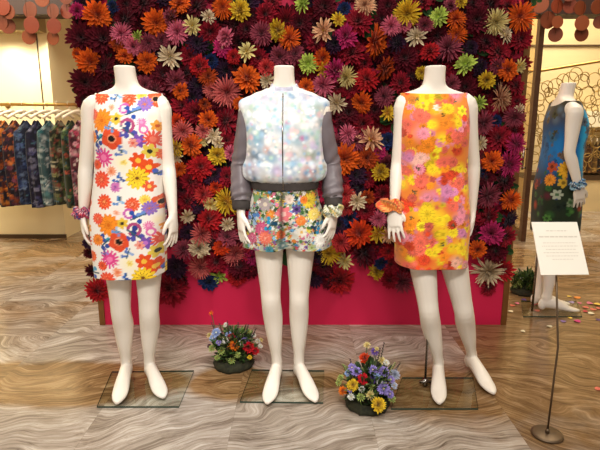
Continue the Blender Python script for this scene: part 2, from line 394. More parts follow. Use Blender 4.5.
bm = BM(); tube(bm, [(rp.x, rp.y, PT), (rp.x, rp.y, .46), (rp.x+.02, rp.y-.03, .50)], .006, 10)
rod = obj('support_rod', bm, M_chrome, man3, True); rod['label'] = 'chrome support rod'
bm = BM(); tube(bm, [(rp.x, rp.y, PT), (rp.x, rp.y, PT+.035)], .013, 14); tube(bm, [(rp.x-.03, rp.y-.005, PT+.02), (rp.x+.03, rp.y-.005, PT+.02)], .008, 10)
obj('rod_clamp', bm, M_chrome, rod, True)
# --- blue dress mannequin, side on, further back
R4 = WF(545, 309); R4.z = 0
RZ4 = math.radians(82)
inv4 = (Matrix.Translation(R4) @ Matrix.Rotation(RZ4, 4, 'Z')).inverted()
l4 = [(Vector((-.075, 0, .84)), Vector((-.06, -.015, .45)), Vector((-.05, .015, .10)), Vector((-.06, -.205, PT))),
      (Vector((.075, 0, .84)), Vector((.065, .0, .45)), Vector((.06, .035, .10)), Vector((.07, -.185, PT)))]
a4 = [dict(sh=Vector((-.165, 0, 1.36)), el=Vector((-.195, .015, 1.11)), wr=Vector((-.205, -.055, .90)), hd=(.1, -.22, -1), side=-1, width=(0, -1, .3), thumb=1, curl=.3, cax=(1, 0, 0)),
      dict(sh=Vector((.165, 0, 1.36)), el=Vector((.20, .03, 1.11)), wr=Vector((.205, -.03, .88)), hd=(0, -.1, -1), side=1, width=(0, -1, 0), thumb=1, curl=.3, cax=(-1, 0, 0))]
man4 = mannequin(R4, RZ4, lambda z: 0, a4, l4, 'headless mannequin seen from the side behind the white sign, wearing the blue dress')
plate(man4, [WF(523, 317.5), WF(582, 317.5), WF(576, 302), WF(521, 302)])
rp = inv4 @ WF(532, 311, PT)
bm = BM(); tube(bm, [(rp.x, rp.y, PT), (rp.x, rp.y, .62)], .008, 10); obj('support_rod', bm, M_chrome, man4, True)['label'] = 'chrome support rod'

# ------------------------------------------------------------------ painted cloth
def setcol(me, cols):
    a = me.color_attributes.new('Col', 'FLOAT_COLOR', 'POINT')
    arr = np.ones((len(me.vertices), 4), dtype=np.float32); arr[:, :3] = cols
    a.data.foreach_set('color', arr.ravel())
LIN = lambda h: np.array(rgb(h))
def hashn(x, z, s):
    return np.array([noise.noise((float(a)*s, float(b)*s, 3.7)) for a, b in zip(x, z)])
def motif(cols, x, z, cx, cz, r, kind, c1, c2=None, c3='#1c1512', ph=0.):
    dx = x-cx; dz = z-cz; d = np.sqrt(dx*dx+dz*dz)/r
    near = d < 1.35
    if not near.any(): return
    th = np.arctan2(dz, dx)+ph; c1 = LIN(c1); c2 = LIN(c2) if c2 else c1*.6
    if kind == 'poppy':
        edge = .93+.07*np.cos(5*th); m = d < edge; cols[m] = c1
        mm = m & (np.abs(np.cos(2.5*th)) < .12) & (d > .4); cols[mm] = c1*.7
        cols[d < .42] = c2; cols[d < .30] = LIN(c3)
    elif kind == 'mum':
        for n, rr, f in ((13, 1.0, 1.0), (11, .72, 1.12), (8, .42, .9)):
            edge = rr*(.74+.26*np.abs(np.cos(n*th/2))); m = d < edge; cols[m] = np.clip(c1*f, 0, 1)
            mm = m & (np.abs(np.cos(n*th/2)) < .25) & (d > rr*.45); cols[mm] = c2
        cols[d < .15] = c2
    elif kind == 'thin':
        edge = .45+.55*np.abs(np.cos(6.5*th)); m = (d < edge); cols[m] = c1; cols[d < .3] = c2
    elif kind == 'daisy':
        edge = .6+.4*np.abs(np.cos(3*th)); m = d < edge; cols[m] = c1
        mm = m & (np.abs(np.cos(3*th)) < .2); cols[mm] = c1*.8
        cols[d < .3] = c2
    elif kind == 'sprig':
        for k in range(6):
            a = ph+k*1.9; q = .25+.13*k
            m = np.hypot(dx-r*q*math.cos(a), dz-r*q*math.sin(a)) < r*.26; cols[m] = c1 if k % 3 else c2
        m = (np.abs(dx*math.cos(ph)-dz*math.sin(ph)) < r*.07) & (d < .9); cols[m] = LIN('#3a5a6a')
    elif kind == 'ring':
        m = (d < .95) & (d > .55) & (th > -2.4); cols[m] = c1
    elif kind == 'blob':
        w = np.clip(1.25*(1-d), 0, 1)[:, None]; cols[:] = cols*(1-w)+c1*w
def loft_grid(rowf, z0, z1, nz, nt):
    """closed cloth surface: rowf(z, theta) -> (x, y, zz)"""
    V = np.zeros((nz+1, nt, 3))
    for i in range(nz+1):
        f = i/nz; z = z0+(z1-z0)*f
        for k in range(nt): V[i, k] = rowf(z, 2*PI*k/nt, f)
    F = [(i*nt+k, i*nt+(k+1) % nt, (i+1)*nt+(k+1) % nt, (i+1)*nt+k) for i in range(nz) for k in range(nt)]
    return V.reshape(-1, 3), F
def cloth_obj(name, V, F, cols, m, parent=None, loc=None, rz=0.):
    me = bpy.data.meshes.new(name); me.from_pydata(V.tolist(), [], F); me.polygons.foreach_set('use_smooth', [True]*len(F))
    setcol(me, cols); o = link_mesh(name, me, m, parent)
    if loc is not None: o.location = loc; o.rotation_euler = (0, 0, rz)
    s = o.modifiers.new('thickness', 'SOLIDIFY'); s.thickness = .003; s.offset = -1
    return o
def sgnpow(c, e): return math.copysign(abs(c)**e, c)
# fitted shift dress: rows (z, half width, half depth, y centre)
def dress_rows(hem_z, top_z, hem_a, waist_a=.152, hip=.178):
    return [(hem_z, hem_a, .135, .0), (.70, hem_a*1.01, .137, .0), (.86, hip, .137, .0), (1.0, waist_a+.006, .122, -.002), (1.08, waist_a, .116, -.004), (1.16, waist_a-.002, .117, -.008),
            (1.24, .149, .126, -.012), (1.30, .151, .122, -.008), (1.35, .151, .106, -.002), (1.39, .150, .087, .004), (1.41, .149, .077, .006), (top_z, .147, .068, .009)]
def dress_fn(rows, dxf, folds=.006, nfold=7, neck_drop=.02, e=.72):
    def f(z, t, fr):
        # neckline dips at the middle of front and back
        c, s = math.cos(t), math.sin(t)
        drop = neck_drop*(1-min(1, abs(c)*1.15)**2.2)*max(0, (fr-.86)/.14)
        zz = z-drop; a, b, yc = interp(rows, zz)
        low = max(0, 1-fr*1.9); w = folds*low*math.sin(nfold*t+.8)*(.5+.5*math.sin(3*t+1.3)) + folds*.45*math.sin(5*t+z*9)*(.3+low)
        return (dxf(zz)+(a+w)*sgnpow(c, e), yc+(b+w)*sgnpow(s, e), zz)
    return f
M_cloth = attr_mat('printed_cloth', .75, .15, .15, .15)
# px on a garment front -> local x, z
def G(px, py, root, yf=-.115):
    p = W(px, py, root.y+yf); return p.x-root.x, p.z

# ---- white floral dress
hz = G(128, 279, R1)[1]
V, F = loft_grid(dress_fn(dress_rows(hz, 1.428, .160, .150, .166), dx1, .005, 7, .006), hz, 1.428, 250, 260)
x = V[:, 0].copy(); z = V[:, 2]; back = V[:, 1] > 0
x[back] = .19 - x[back]
X0D = .046
cols = np.tile(LIN('#f6efe6'), (len(x), 1))
for (u, v, r, c) in ((165, 352, 60, '#fdf0c8'), (130, 100, 50, '#fbe6dc'), (290, 145, 30, '#fbeecb'), (60, 400, 60, '#fbe9e4')):
    for rep in range(-1, 4): motif(cols, x, z, (u-193)*.00097+X0D, 1.458-v*.00092-rep*.452, r*.00097, 'blob', c)
MOT = [('mum', 65, 50, 32, '#e8502a', '#f4a060', 0), ('sprig', 135, 48, 24, '#4a86c8', '#8fbce0', .3), ('mum', 192, 62, 30, '#dd5530', '#f2a080', .4), ('mum', 245, 42, 22, '#f0d055', '#e8a030', 0),
       ('poppy', 302, 60, 32, '#e2603a', '#f0a070', 0), ('mum', 262, 84, 30, '#8a6cc0', '#d07a40', .2), ('ring', 175, 105, 22, '#c861b0', None, 1.0), ('sprig', 215, 122, 36, '#2a4fa8', '#6a8fd0', 1.2),
       ('mum', 80, 160, 46, '#f28c22', '#d8660e', .1), ('daisy', 145, 152, 24, '#e8c040', '#2c2c28', .5), ('ring', 195, 182, 30, '#b04878', None, .2), ('sprig', 200, 210, 44, '#4f4fa8', '#2f3f88', 2.2),
       ('daisy', 240, 252, 28, '#7a4fb0', '#c070c8', .2), ('ring', 262, 200, 18, '#e070b0', None, 2.), ('thin', 295, 246, 36, '#e85a48', '#f08068', 0), ('sprig', 68, 240, 36, '#2f4f9c', '#38a0b8', .9),
       ('poppy', 123, 243, 42, '#e2502c', '#f0906a', .3), ('thin', 75, 330, 40, '#e2468e', '#f080b0', .2), ('mum', 35, 365, 22, '#e8552e', '#c03a1c', .2), ('sprig', 55, 296, 18, '#8060b0', '#a080d0', .1),
       ('daisy', 278, 302, 30, '#e8cc50', '#303028', .9), ('mum', 325, 322, 26, '#ee6a38', '#d04018', .2), ('daisy', 228, 345, 34, '#e85020', '#f6c040', .2), ('daisy', 268, 378, 34, '#ea5420', '#f8c850', .8),
       ('daisy', 165, 352, 14, '#f6df80', '#e8c050', .2), ('mum', 218, 428, 46, '#f4cc2e', '#7a4a1c', .1), ('sprig', 140, 432, 26, '#3566b8', '#234a98', .2), ('sprig', 320, 408, 36, '#4a68c0', '#58a8d0', 1.5),
       ('mum', 55, 436, 36, '#ea4f34', '#f08a60', .3), ('daisy', 215, 262, 20, '#f0a090', '#e06050', .1), ('thin', 120, 100, 14, '#f2b090', '#e89070', .4),
       ('thin', 105, 395, 22, '#f2a078', '#e87a50', .3), ('sprig', 160, 302, 26, '#5a7ac0', '#9ab4e0', .4), ('mum', 28, 132, 24, '#e8553a', '#f0906a', .1), ('thin', 255, 168, 20, '#e87ab0', '#f0a0c8', .2), ('mum', 22, 236, 26, '#f08a30', '#d8661a', .3), ('sprig', 118, 188, 22, '#6a9ad0', '#a0c0e4', 2.0), ('daisy', 312, 184, 22, '#f2a444', '#c85a28', .4), ('mum', 120, 470, 22, '#c870b0', '#8a4a98', .2), ('daisy', 265, 470, 24, '#e8603a', '#f6c860', .1)]
for rep in range(-1, 4):
    for sh in (-2, -1, 0, 1, 2):
        for kd, u, v, r, c1, c2, ph in MOT:
            cx = (u-193)*.00097 + X0D + sh*.335; cz = 1.458-v*.00092-rep*.452
            if -.35 < cx < .60 and hz-.05 < cz < 1.5: motif(cols, x, z, cx, cz, r*.00112, kd, c1, c2, ph=ph)
d1 = cloth_obj('sleeveless_dress', V, F, cols, M_cloth, None, R1)
tag(d1, 'white sleeveless shift dress scattered with red, orange, blue and yellow flowers', 'dress')

# ---- orange dress
hz = G(434, 269, R3)[1]
V, F = loft_grid(dress_fn(dress_rows(hz, 1.430, .166, .150, .168), dx3, .005, 6, .006), hz, 1.430, 250, 260)
x = V[:, 0].copy(); z = V[:, 2]; back = V[:, 1] > 0; x[back] = .12 - x[back]
cols = np.tile(LIN('#ee8a34'), (len(x), 1))
YL, OR, CO, PK, PU, DK, RD, WH = '#f7cf28', '#f08a22', '#ea6a55', '#e88a9a', '#cf7fa8', '#5a4a1e', '#df4a28', '#fbe6d0'
SA = [(200, 75, 60, YL), (135, 90, 30, '#c87a30'), (335, 60, 35, PK), (285, 70, 28, OR), (285, 130, 38, YL), (235, 125, 24, WH), (160, 160, 52, CO), (270, 195, 45, OR), (330, 195, 28, YL), (170, 240, 46, PK), (325, 260, 48, CO), (190, 300, 52, OR), (250, 265, 30, YL),
      (160, 350, 42, '#f3b8a8'), (265, 370, 38, CO), (115, 355, 28, PU), (210, 400, 38, YL), (330, 320, 24, RD), (115, 280, 24, OR), (340, 400, 30, YL), (290, 430, 34, RD), (120, 120, 24, PK), (215, 200, 24, YL), (110, 200, 28, CO)]
SB = [(175, 30, 44, CO), (100, 45, 28, YL), (340, 35, 44, CO), (285, 70, 48, PU), (375, 60, 25, YL), (200, 95, 32, PK), (200, 165, 62, YL), (250, 190, 40, YL), (310, 130, 34, CO), (340, 190, 38, PK), (130, 215, 38, OR), (265, 250, 42, YL), (350, 245, 30, PU), (170, 285, 54, CO), (345, 310, 44, YL), (270, 350, 34, OR),
      (185, 360, 44, RD), (320, 375, 34, '#f2b49a'), (100, 330, 32, OR), (230, 330, 28, YL), (110, 270, 28, PK), (380, 140, 25, OR), (110, 130, 25, RD), (120, 395, 30, CO), (300, 400, 22, RD)]
seeds = []
for tx, ty, s, S in ((385, 80, 4.5, SA), (380, 175, 4.286, SB)):
    for u, v, r, c in S:
        gx, gz = G(tx+u/s, ty+v/s, R3); seeds.append((gx, gz, r/s/222, c))
rnd = random.Random(3)
for gx, gz, r, c in seeds:
    for sh in (0, .37, -.37): motif(cols, x, z, gx+sh, gz, r*1.25, 'blob', c)
jit = lambda c, k: '#%02x%02x%02x' % tuple(int(max(0, min(255, int(c[i:i+2], 16)*k))) for i in (1, 3, 5))
rr = random.Random(44)
def cell_color(px_, pz_):
    return min(seeds, key=lambda s_: ((s_[0]-px_)**2+(s_[1]-pz_)**2)**.5/s_[2]*(1 if abs(s_[0]-px_) < .5 else 1))[3]
for k in range(620):
    gx = rr.uniform(-.2, .34); gz = rr.uniform(hz-.01, 1.44); qx = gx if gx < .19 else gx-.37
    c = cell_color(qx, gz); c = rr.choice((c, c, c, c, YL, OR, CO, PK, RD, jit(c, .82))); c = jit(c, rr.uniform(.86, 1.1))
    motif(cols, x, z, gx, gz, rr.uniform(.010, .026), rr.choice(('mum', 'mum', 'daisy', 'blob', 'thin')), c, jit(c, rr.choice((.78, .84, 1.12))), ph=rr.random()*6)
for gx, gz, r, c in seeds:
    for sh in (0, .37, -.37):
        q = random.Random(int(gx*9999)+int(gz*777))
        motif(cols, x, z, gx+sh, gz, r*.62, q.choice(('mum', 'mum', 'daisy')), c, jit(c, .84), ph=q.random()*6)
for tx, ty, s, u, v, r in ((385, 80, 4.5, 150, 400, 10), (380, 175, 4.286, 150, 75, 11), (380, 175, 4.286, 310, 212, 10), (380, 175, 4.286, 135, 185, 10), (380, 175, 4.286, 262, 295, 12), (385, 80, 4.5, 265, 155, 10), (385, 80, 4.5, 155, 85, 10), (385, 80, 4.5, 325, 95, 9)):
    gx, gz = G(tx+u/s, ty+v/s, R3); motif(cols, x, z, gx, gz, r/s/222, 'sprig', '#4a4018', '#6a6a28', ph=u); motif(cols, x, z, gx+.37, gz, r/s/222, 'sprig', '#4a4018', '#6a6a28', ph=u)
n = hashn(x, z, 14.); cols *= (1+.22*n)[:, None]; cols = np.clip(cols, 0, 1)
d3 = cloth_obj('sleeveless_dress', V, F, cols, M_cloth, None, R3)
tag(d3, 'sleeveless shift dress crowded with orange, yellow and coral pink blossoms', 'dress')

# ---- flowered shorts
zw = G(284, 187, R2)[1]; zh = G(284, 251, R2)[1]
SR = [(zh, .205, .138, .0), (zh+.05, .200, .138, .0), (.84, .184, .133, .0), (.90, .170, .126, .0), (.95, .155, .115, 0), (zw, .146, .102, 0)]
def shorts_fn(z, t, fr):
    c, s = math.cos(t), math.sin(t); a, b, yc = interp(SR, z)
    cleft = max(0, 1-fr*2.2)*math.exp(-(c/.14)**2)      # the two legs part at centre front and back
    w = .006*math.sin(6*t+.5)*max(0, 1-fr*1.2)
    zz = z + .008*math.exp(-(c/.10)**2)*max(0, 1-fr*6) - .008*c*(1-fr)*0
    return (.012*(1-fr)+(a+w)*sgnpow(c, .85), yc+(b+w)*sgnpow(s, .85)*(1-.22*cleft), zz)
V, F = loft_grid(shorts_fn, zh, zw, 110, 280)
x = V[:, 0].copy(); z = V[:, 2]; back = V[:, 1] > 0; x[back] = .08-x[back]
cols = np.tile(LIN('#a8ae8c'), (len(x), 1)); rr = random.Random(12)
PAL = ['#4f7a3c', '#35552c', '#6a8a4a', '#24382a', '#a8b088', '#e8e6d8', '#efeae0', '#d85a6a', '#ef8a3a', '#f0c848', '#5a9ad0', '#8a5a9a', '#f0f0e4', '#2f5a34', '#e07a9a', '#e8d070', '#78a860', '#c03a4a', '#f4ece0', '#3a5a34', '#f2efe6', '#88b8d8']
for (u, v, r, c) in ((150, 120, 70, '#5c9450'), (130, 160, 50, '#88b878'), (120, 240, 50, '#dfeaf0'), (180, 180, 40, '#b8b4b0'), (400, 120, 60, '#5a7a2c'), (350, 130, 50, '#7a7a30'), (400, 330, 90, '#f0efe6'), (300, 340, 60, '#eceadb'), (290, 260, 50, '#ecdcd0'), (130, 350, 50, '#e0dcd8'), (225, 260, 26, '#24342a'), (230, 330, 26, '#2c4230'), (230, 200, 26, '#3c5236'), (230, 120, 44, '#3c3a30'), (420, 230, 50, '#e8dca0')):
    gx, gz = G(225+u/4.5, 165+v/4.5, R2)
    for sh in (0, .44, -.44): motif(cols, x, z, gx+sh, gz, r/4.5/215*1.2, 'blob', c)
for k in range(1300):
    motif(cols, x, z, rr.uniform(-.2, .3), rr.uniform(zh-.01, zw), rr.uniform(.004, .011), rr.choice(('daisy', 'mum', 'sprig', 'thin')), (c := rr.choice(PAL)), jit(c, rr.choice((.6, 1.25))), ph=rr.random()*6)
for kd, u, v, r, c, c2 in (('mum', 165, 288, 34, '#c8507a', '#e890a8'), ('mum', 182, 326, 32, '#e0705a', '#f0a890'), ('mum', 120, 335, 24, '#d05a80', '#f0b0c0'), ('daisy', 265, 220, 36, '#e87a80', '#f4c0b4'), ('daisy', 322, 200, 22, '#6a4a90', '#2c2450'), ('mum', 378, 165, 34, '#e8c838', '#a09028'), ('thin', 205, 220, 22, '#f08a2c', '#f0b050'),
                           ('sprig', 208, 264, 34, '#2a9ac8', '#10405c'), ('sprig', 125, 245, 34, '#5a90d8', '#a8c8ee'), ('sprig', 412, 282, 30, '#2a90c0', '#123a58'), ('mum', 252, 310, 22, '#e86a38', '#f0a060'), ('mum', 342, 250, 24, '#ef8038', '#f4b060'), ('mum', 400, 225, 28, '#f0d060', '#f6e8a0'), ('mum', 355, 160, 18, '#ee8030', '#c85a18'), ('daisy', 260, 362, 22, '#7a9a9a', '#d8e0d8'), ('mum', 290, 155, 22, '#f0d8c8', '#d8b0a0'), ('daisy', 180, 180, 30, '#b8a8a8', '#e8d8c0'), ('mum', 200, 378, 20, '#4a90a0', '#2a6070'), ('daisy', 345, 300, 24, '#f2ead8', '#e8b860'), ('mum', 430, 340, 30, '#f6f2ea', '#dcd8c8'), ('daisy', 390, 370, 20, '#c0c890', '#90a050')):
    gx, gz = G(225+u/4.5, 165+v/4.5, R2); motif(cols, x, z, gx, gz, r/4.5/215, kd, c, c2, ph=u); motif(cols, x, z, gx+.41, gz, r/4.5/215, kd, c, c2, ph=u)
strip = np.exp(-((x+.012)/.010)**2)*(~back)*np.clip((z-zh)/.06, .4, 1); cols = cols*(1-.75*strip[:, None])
cols = cols*np.clip(.74+.18*hashn(x, z, 22.)[:, None]*1.6, .45, 1)
sh_o = cloth_obj('flared_shorts', V, F, cols, M_cloth, None, R2)
tag(sh_o, 'short flared shorts printed with a dense garden of flowers and blue butterflies', 'shorts')

# ---- bomber jacket
M_satin = mat('taupe_satin', '#6f666a', .42, 0, .10, 14, .4); M_rib = mat('dark_ribbed_knit', '#3a3330', .8, 0, .15, 60)
jack = empty('bomber_jacket', R2, 0, 'pale blue and white watercolour bomber jacket with grey satin sleeves', 'jacket')
zb = G(284, 184, R2)[1]; ztop = 1.452
JR = [(zb, .150, .112, 0), (zb+.012, .176, .128, 0), (zb+.035, .190, .139, -.002), (zb+.075, .191, .142, -.004), (1.14, .180, .138, -.006), (1.22, .172, .138, -.010), (1.29, .175, .128, -.006), (1.335, .188, .108, .0), (1.375, .202, .090, .004), (1.402, .190, .076, .007), (1.425, .132, .066, .009), (ztop, .074, .060, .010)]
def jack_fn(z, t, fr):
    c, s = math.cos(t), math.sin(t); a, b, yc = interp(JR, z)
    zz = z - .016*max(0, -s)*max(0, (fr-.9)/.1)
    low = math.exp(-((z-zb-.05)/.07)**2)
    w = .005*low*math.sin(15*t)*math.sin(4*t+1) + .003*math.sin(4*t+z*14)
    return ((a+w)*sgnpow(c, .85), yc+(b+w)*sgnpow(s, .85), zz)
V, F = loft_grid(jack_fn, zb, ztop, 170, 260)
x = V[:, 0].copy(); z = V[:, 2]; back = V[:, 1] > 0; x[back] = .10-x[back]
cols = np.tile(LIN('#ccd3d9'), (len(x), 1))
for (u, v, r, c) in ((110, 250, 52, '#9cc4e0'), (90, 345, 42, '#9aa8b8'), (165, 350, 30, '#a4cbe4'), (250, 390, 42, '#9ebfe0'), (275, 250, 42, '#a8d0e0'), (75, 150, 40, '#cfe0d4'), (120, 60, 50, '#cfcde4'), (320, 60, 55, '#cdd2e8'), (235, 195, 16, '#e0a0c0'), (303, 262, 14, '#d890c0'), (150, 310, 22, '#f0c0b0'), (330, 415, 36, '#e8b0a8'), (340, 340, 36, '#b8c4b8'), (365, 125, 36, '#c0d4d0'), (390, 400, 26, '#e4dcb8'),
                     (190, 405, 26, '#c8b8dc'), (200, 210, 30, '#b8d4ea'), (130, 230, 14, '#8898a8'), (320, 180, 40, '#e0ecec'), (70, 400, 40, '#dcd4e8'), (260, 320, 30, '#f4f4f0'), (130, 150, 50, '#f6f6f4'), (260, 130, 50, '#eef4f2'), (170, 280, 30, '#f6f4f0'), (60, 220, 20, '#d4e4c4'), (300, 130, 24, '#d8e6d4'), (390, 180, 26, '#c4d8e6')):
    gx, gz = G(235+u/4.5, 80+v/4.5, R2)
    for sh in (0, .40, -.40): motif(cols, x, z, gx+sh, gz, r/4.5/225*1.35, 'blob', jit(c, .86))
rr = random.Random(5)
for k in range(560): motif(cols, x, z, rr.uniform(-.22, .33), rr.uniform(zb, ztop), rr.uniform(.006, .020), 'blob', rr.choice(('#eef0f0', '#cfdce8', '#a0c4de', '#c8c0dc', '#e4eae2', '#b4cfc2', '#e8e8ea', '#e0c0c6', '#8fa8c4', '#dfe4ea', '#9cc0c8')), '#d0d8e0')
n = hashn(x, z, 55.); n2_ = hashn(x+3, z, 24.)[:, None]; cols = np.clip(cols*(1+.16*n)[:, None], 0, 1); cols = np.clip(cols+n2_*np.array([-.10, .0, .10])*.8, 0, 1)
jb = cloth_obj('jacket_body', V, F, cols, M_cloth, jack)
# collar, waistband, zip
bm = BM()
for zz0, zz1, a, b, yc in ((1.428, 1.452, .066, .056, .008),):
    pts = []
    seg = 48; rings = []
    for (zq, aa, bb, dz) in ((ztop-.022, .080, .063, 0), (ztop-.006, .071, .059, 0), (ztop+.012, .060, .055, 0), (ztop+.020, .055, .052, 0), (ztop+.016, .052, .049, 0), (ztop-.01, .055, .050, 0)):
        rings.append([bm.verts.new((aa*math.cos(2*PI*k/seg), .010+bb*math.sin(2*PI*k/seg), zq - .020*max(0, -math.sin(2*PI*k/seg))**1.5)) for k in range(seg)])
    for i in range(len(rings)-1):
        for k in range(seg): bm.faces.new((rings[i][k], rings[i][(k+1) % seg], rings[i+1][(k+1) % seg], rings[i+1][k]))
obj('collar', bm, mat('pale_lavender_rib', '#b9b9cc', .8, 0, .2, 40), jack, True)
bm = BM(); rings = []
for zq, k_ in ((zb+.012, 1.02), (zb-.006, 1.02), (zb-.020, 1.01), (zb-.030, 1.0)):
    rings.append([bm.verts.new(((.152*k_+.0016*(k % 2))*sgnpow(math.cos(2*PI*k/120), .85), (.114*k_+.0016*(k % 2))*sgnpow(math.sin(2*PI*k/120), .85), zq)) for k in range(120)])
for i in range(3):
    for k in range(120): bm.faces.new((rings[i][k], rings[i][(k+1) % 120], rings[i+1][(k+1) % 120], rings[i+1][k]))
obj('waistband', bm, M_rib, jack, True)['label'] = 'dark ribbed waistband'
zp = []
for i in range(30):
    zz = zb-.028+(1.425-zb+.028)*i/29; a, b, yc = interp(JR, max(zz, zb))
    if zz < zb+.012: b = max(b, .118)
    zp.append(Vector((-.004, yc-b-.0035, zz)))
bm = BM(); tube(bm, zp, [(.0028, .003)]*len(zp), 8); zo = obj('zipper', bm, M_chrome, jack, True); zo['label'] = 'dark metal front zip'
bm = BM(); box(bm, -.008, .000, zp[-1].y-.006, zp[-1].y, 1.385, 1.415, .001); obj('zip_pull', bm, M_chrome, zo)
def sleeve(pts, side, seed):
    P_, R_ = smooth_path(pts, [(.034, .038), (.046, .052), (.047, .055), (.044, .052), (.044, .050), (.046, .050), (.048, .051), (.041, .044)], 10)
    bm = BM(); rg = tube(bm, P_, R_, 36, False)
    rnd = random.Random(seed); n_ = len(rg)
    for i, ring in enumerate(rg):
        f = i/n_
        for k, v in enumerate(ring):
            amp = .0008+.007*max(0, (f-.68))*1.8 + .002*math.exp(-((f-.5)/.1)**2)
            v.co += (v.co-P_[i]).normalized()*(amp*math.sin(i*.8+2.6*math.sin(2*PI*k/36+seed)+seed)+.0018*math.sin(5*2*PI*k/36+i*.12+seed))
    o = obj('sleeve', bm, M_satin, jack, True); o['label'] = 'grey satin sleeve'
    e = P_[-1]; d = (P_[-1]-P_[-4]).normalized()
    bm = BM(); tube(bm, [e-d*.012, e+d*.008, e+d*.032, e+d*.040], [.041, .042, .040, .034], 30, False)
    obj('cuff', bm, M_rib, o, True)
def arm_pts(a):
    sh, el, wr = map(Vector, (a['sh'], a['el'], a['wr'])); s = a['side']
    return [sh+Vector((-s*.035, .005, .0)), sh+Vector((s*.004, .005, -.018)), sh.lerp(el, .35), sh.lerp(el, .75), el, el.lerp(wr, .3), el.lerp(wr, .6), el.lerp(wr, .78)]
sleeve(arm_pts(a2[0]), -1, 1.0); sleeve(arm_pts(a2[1]), 1, 2.3)

# ---- blue dress
V, F = loft_grid(dress_fn(dress_rows(.56, 1.428, .185, .156, .180), lambda z: 0, .007, 6, .03), .56, 1.428, 200, 240)
th = np.arctan2(V[:, 1], V[:, 0]); x = th*.16; z = V[:, 2]
cols = np.tile(LIN('#1f3f6a'), (len(x), 1)); rr = random.Random(21)
top = np.clip((z-1.2)/.15, 0, 1)[:, None]; cols = cols*(1-top)+LIN('#4a4232')*top
mid = np.exp(-((z-1.12)/.13)**2)[:, None]; cols = cols*(1-mid)+LIN('#1f78c0')*mid
low = np.clip((1.0-z)/.12, 0, 1)[:, None]; cols = cols*(1-low)+LIN('#23301f')*low
front = np.clip((-V[:, 1]-.045)/.04, 0, 1)*np.clip((z-.92)/.12, 0, 1); front = front[:, None]; cols = cols*(1-front)+LIN('#2fb4ea')*front
for k in range(260):
    zz = rr.uniform(.56, 1.42); q = rr.uniform(-.5, .5)
    pal = ('#4a4a30', '#6a5a34', '#2a5a8a', '#5a6a7a') if zz > 1.2 else ('#2a6aa8', '#1a4a80', '#3a6a8a', '#6a5a50') if zz > 1.02 else ('#c8a030', '#b04a28', '#2f5a2a', '#4a7a38', '#5a2430', '#1c2a20', '#7a8a6a', '#2a4a8a')
    c = rr.choice(pal); motif(cols, x, z, q, zz, rr.uniform(.015, .04), rr.choice(('mum', 'daisy', 'blob', 'blob')), c, jit(c, .6), ph=rr.random()*6)
for kd, q, zz, r, c, c2 in (('mum', PI*.16*.98, 1.0, .055, '#d8a428', '#a87818'), ('mum', -PI*.16*.9, .97, .035, '#c8442a', '#8a2a18'), ('mum', PI*.16*.8, .93, .04, '#d88a2a', '#9a5a18'), ('daisy', PI*.16*.9, .84, .035, '#a8b09a', '#4a6a4a')):
    motif(cols, x, z, q, zz, r, kd, c, c2)
d4 = cloth_obj('sleeveless_dress', V, F, cols, M_cloth, None, R4, RZ4)
tag(d4, 'dark blue and bright cyan sleeveless dress with flowers, behind the white sign', 'dress')

# ---- wrist ruffles
def ruffle(name, center, axis, r, palette, seed, label, width=.03, amp=.018, n=11, bow=None):
    c = Vector(center); ax = Vector(axis).normalized(); u = ax.orthogonal().normalized(); v = ax.cross(u); rr = random.Random(seed)
    bm = BM(); cl = bm.verts.layers.float_color.new('Col'); seg = 72; rows = 9; grid = []
    offs = [rr.random()*6 for _ in range(3)]
    for i in range(rows):
        f = i/(rows-1)-.5; row = []
        for k in range(seg):
            t = 2*PI*k/seg; bulge = (1-(2*f)**2)
            rad = r + .006 + amp*(.35+.65*bulge)*(.62+.38*math.sin(n*t+offs[0]+5*f)) + .006*math.sin(5*t+offs[1]+9*f)
            if bow is not None: rad += .03*math.exp(-((((t-bow+PI) % (2*PI))-PI)/.55)**2)
            p = c + u*rad*math.cos(t) + v*rad*math.sin(t) + ax*(f*width*1.6 + .006*math.sin(n*t*.5+offs[2]))
            w = bm.verts.new(p); q = palette[int((math.sin(3*t+offs[1]+7*f)+math.sin(7*t+11*f+offs[2])+2)/4*len(palette)) % len(palette)]
            w[cl] = (*rgb(q), 1); row.append(w)
        grid.append(row)
    for i in range(rows-1):
        for k in range(seg): bm.faces.new((grid[i][k], grid[i][(k+1) % seg], grid[i+1][(k+1) % seg], grid[i+1][k]))
    for row in (grid[0], grid[-1]):
        inner = [bm.verts.new(c + (w.co-c).project(ax) + ((w.co-c)-(w.co-c).project(ax)).normalized()*(r+.002)) for w in row]
        for w in inner: w[cl] = (*rgb(palette[0]), 1)
        for k in range(seg): bm.faces.new((row[k], row[(k+1) % seg], inner[(k+1) % seg], inner[k]))
    o = obj(name, bm, M_cloth, None, True); return tag(o, label, 'bracelet')
w1 = R1+a1[0]['el'].lerp(a1[0]['wr'], .97)
ruffle('wrist_ruffle', w1, (0, .1, 1), .027, ['#b02038', '#d86a80', '#2c3c6a', '#c83048', '#e8d0d0', '#7a2848'], 4, 'crimson and pink crumpled cloth ruffle on wrist beside white floral dress')
w3 = R3+a3[0]['el'].lerp(a3[0]['wr'], .96)
ruffle('wrist_ruffle', w3, (.1, .2, 1), .028, ['#ea7a30', '#f0a040', '#e2553a', '#f2b060', '#c84a28', '#7a5a2a'], 9, 'orange flowered cloth bow tied on wrist beside orange dress', .034, .022, 7, 2.6)
M4 = Matrix.Translation(R4) @ Matrix.Rotation(RZ4, 4, 'Z'); w4 = M4 @ a4[0]['el'].lerp(a4[0]['wr'], .95)
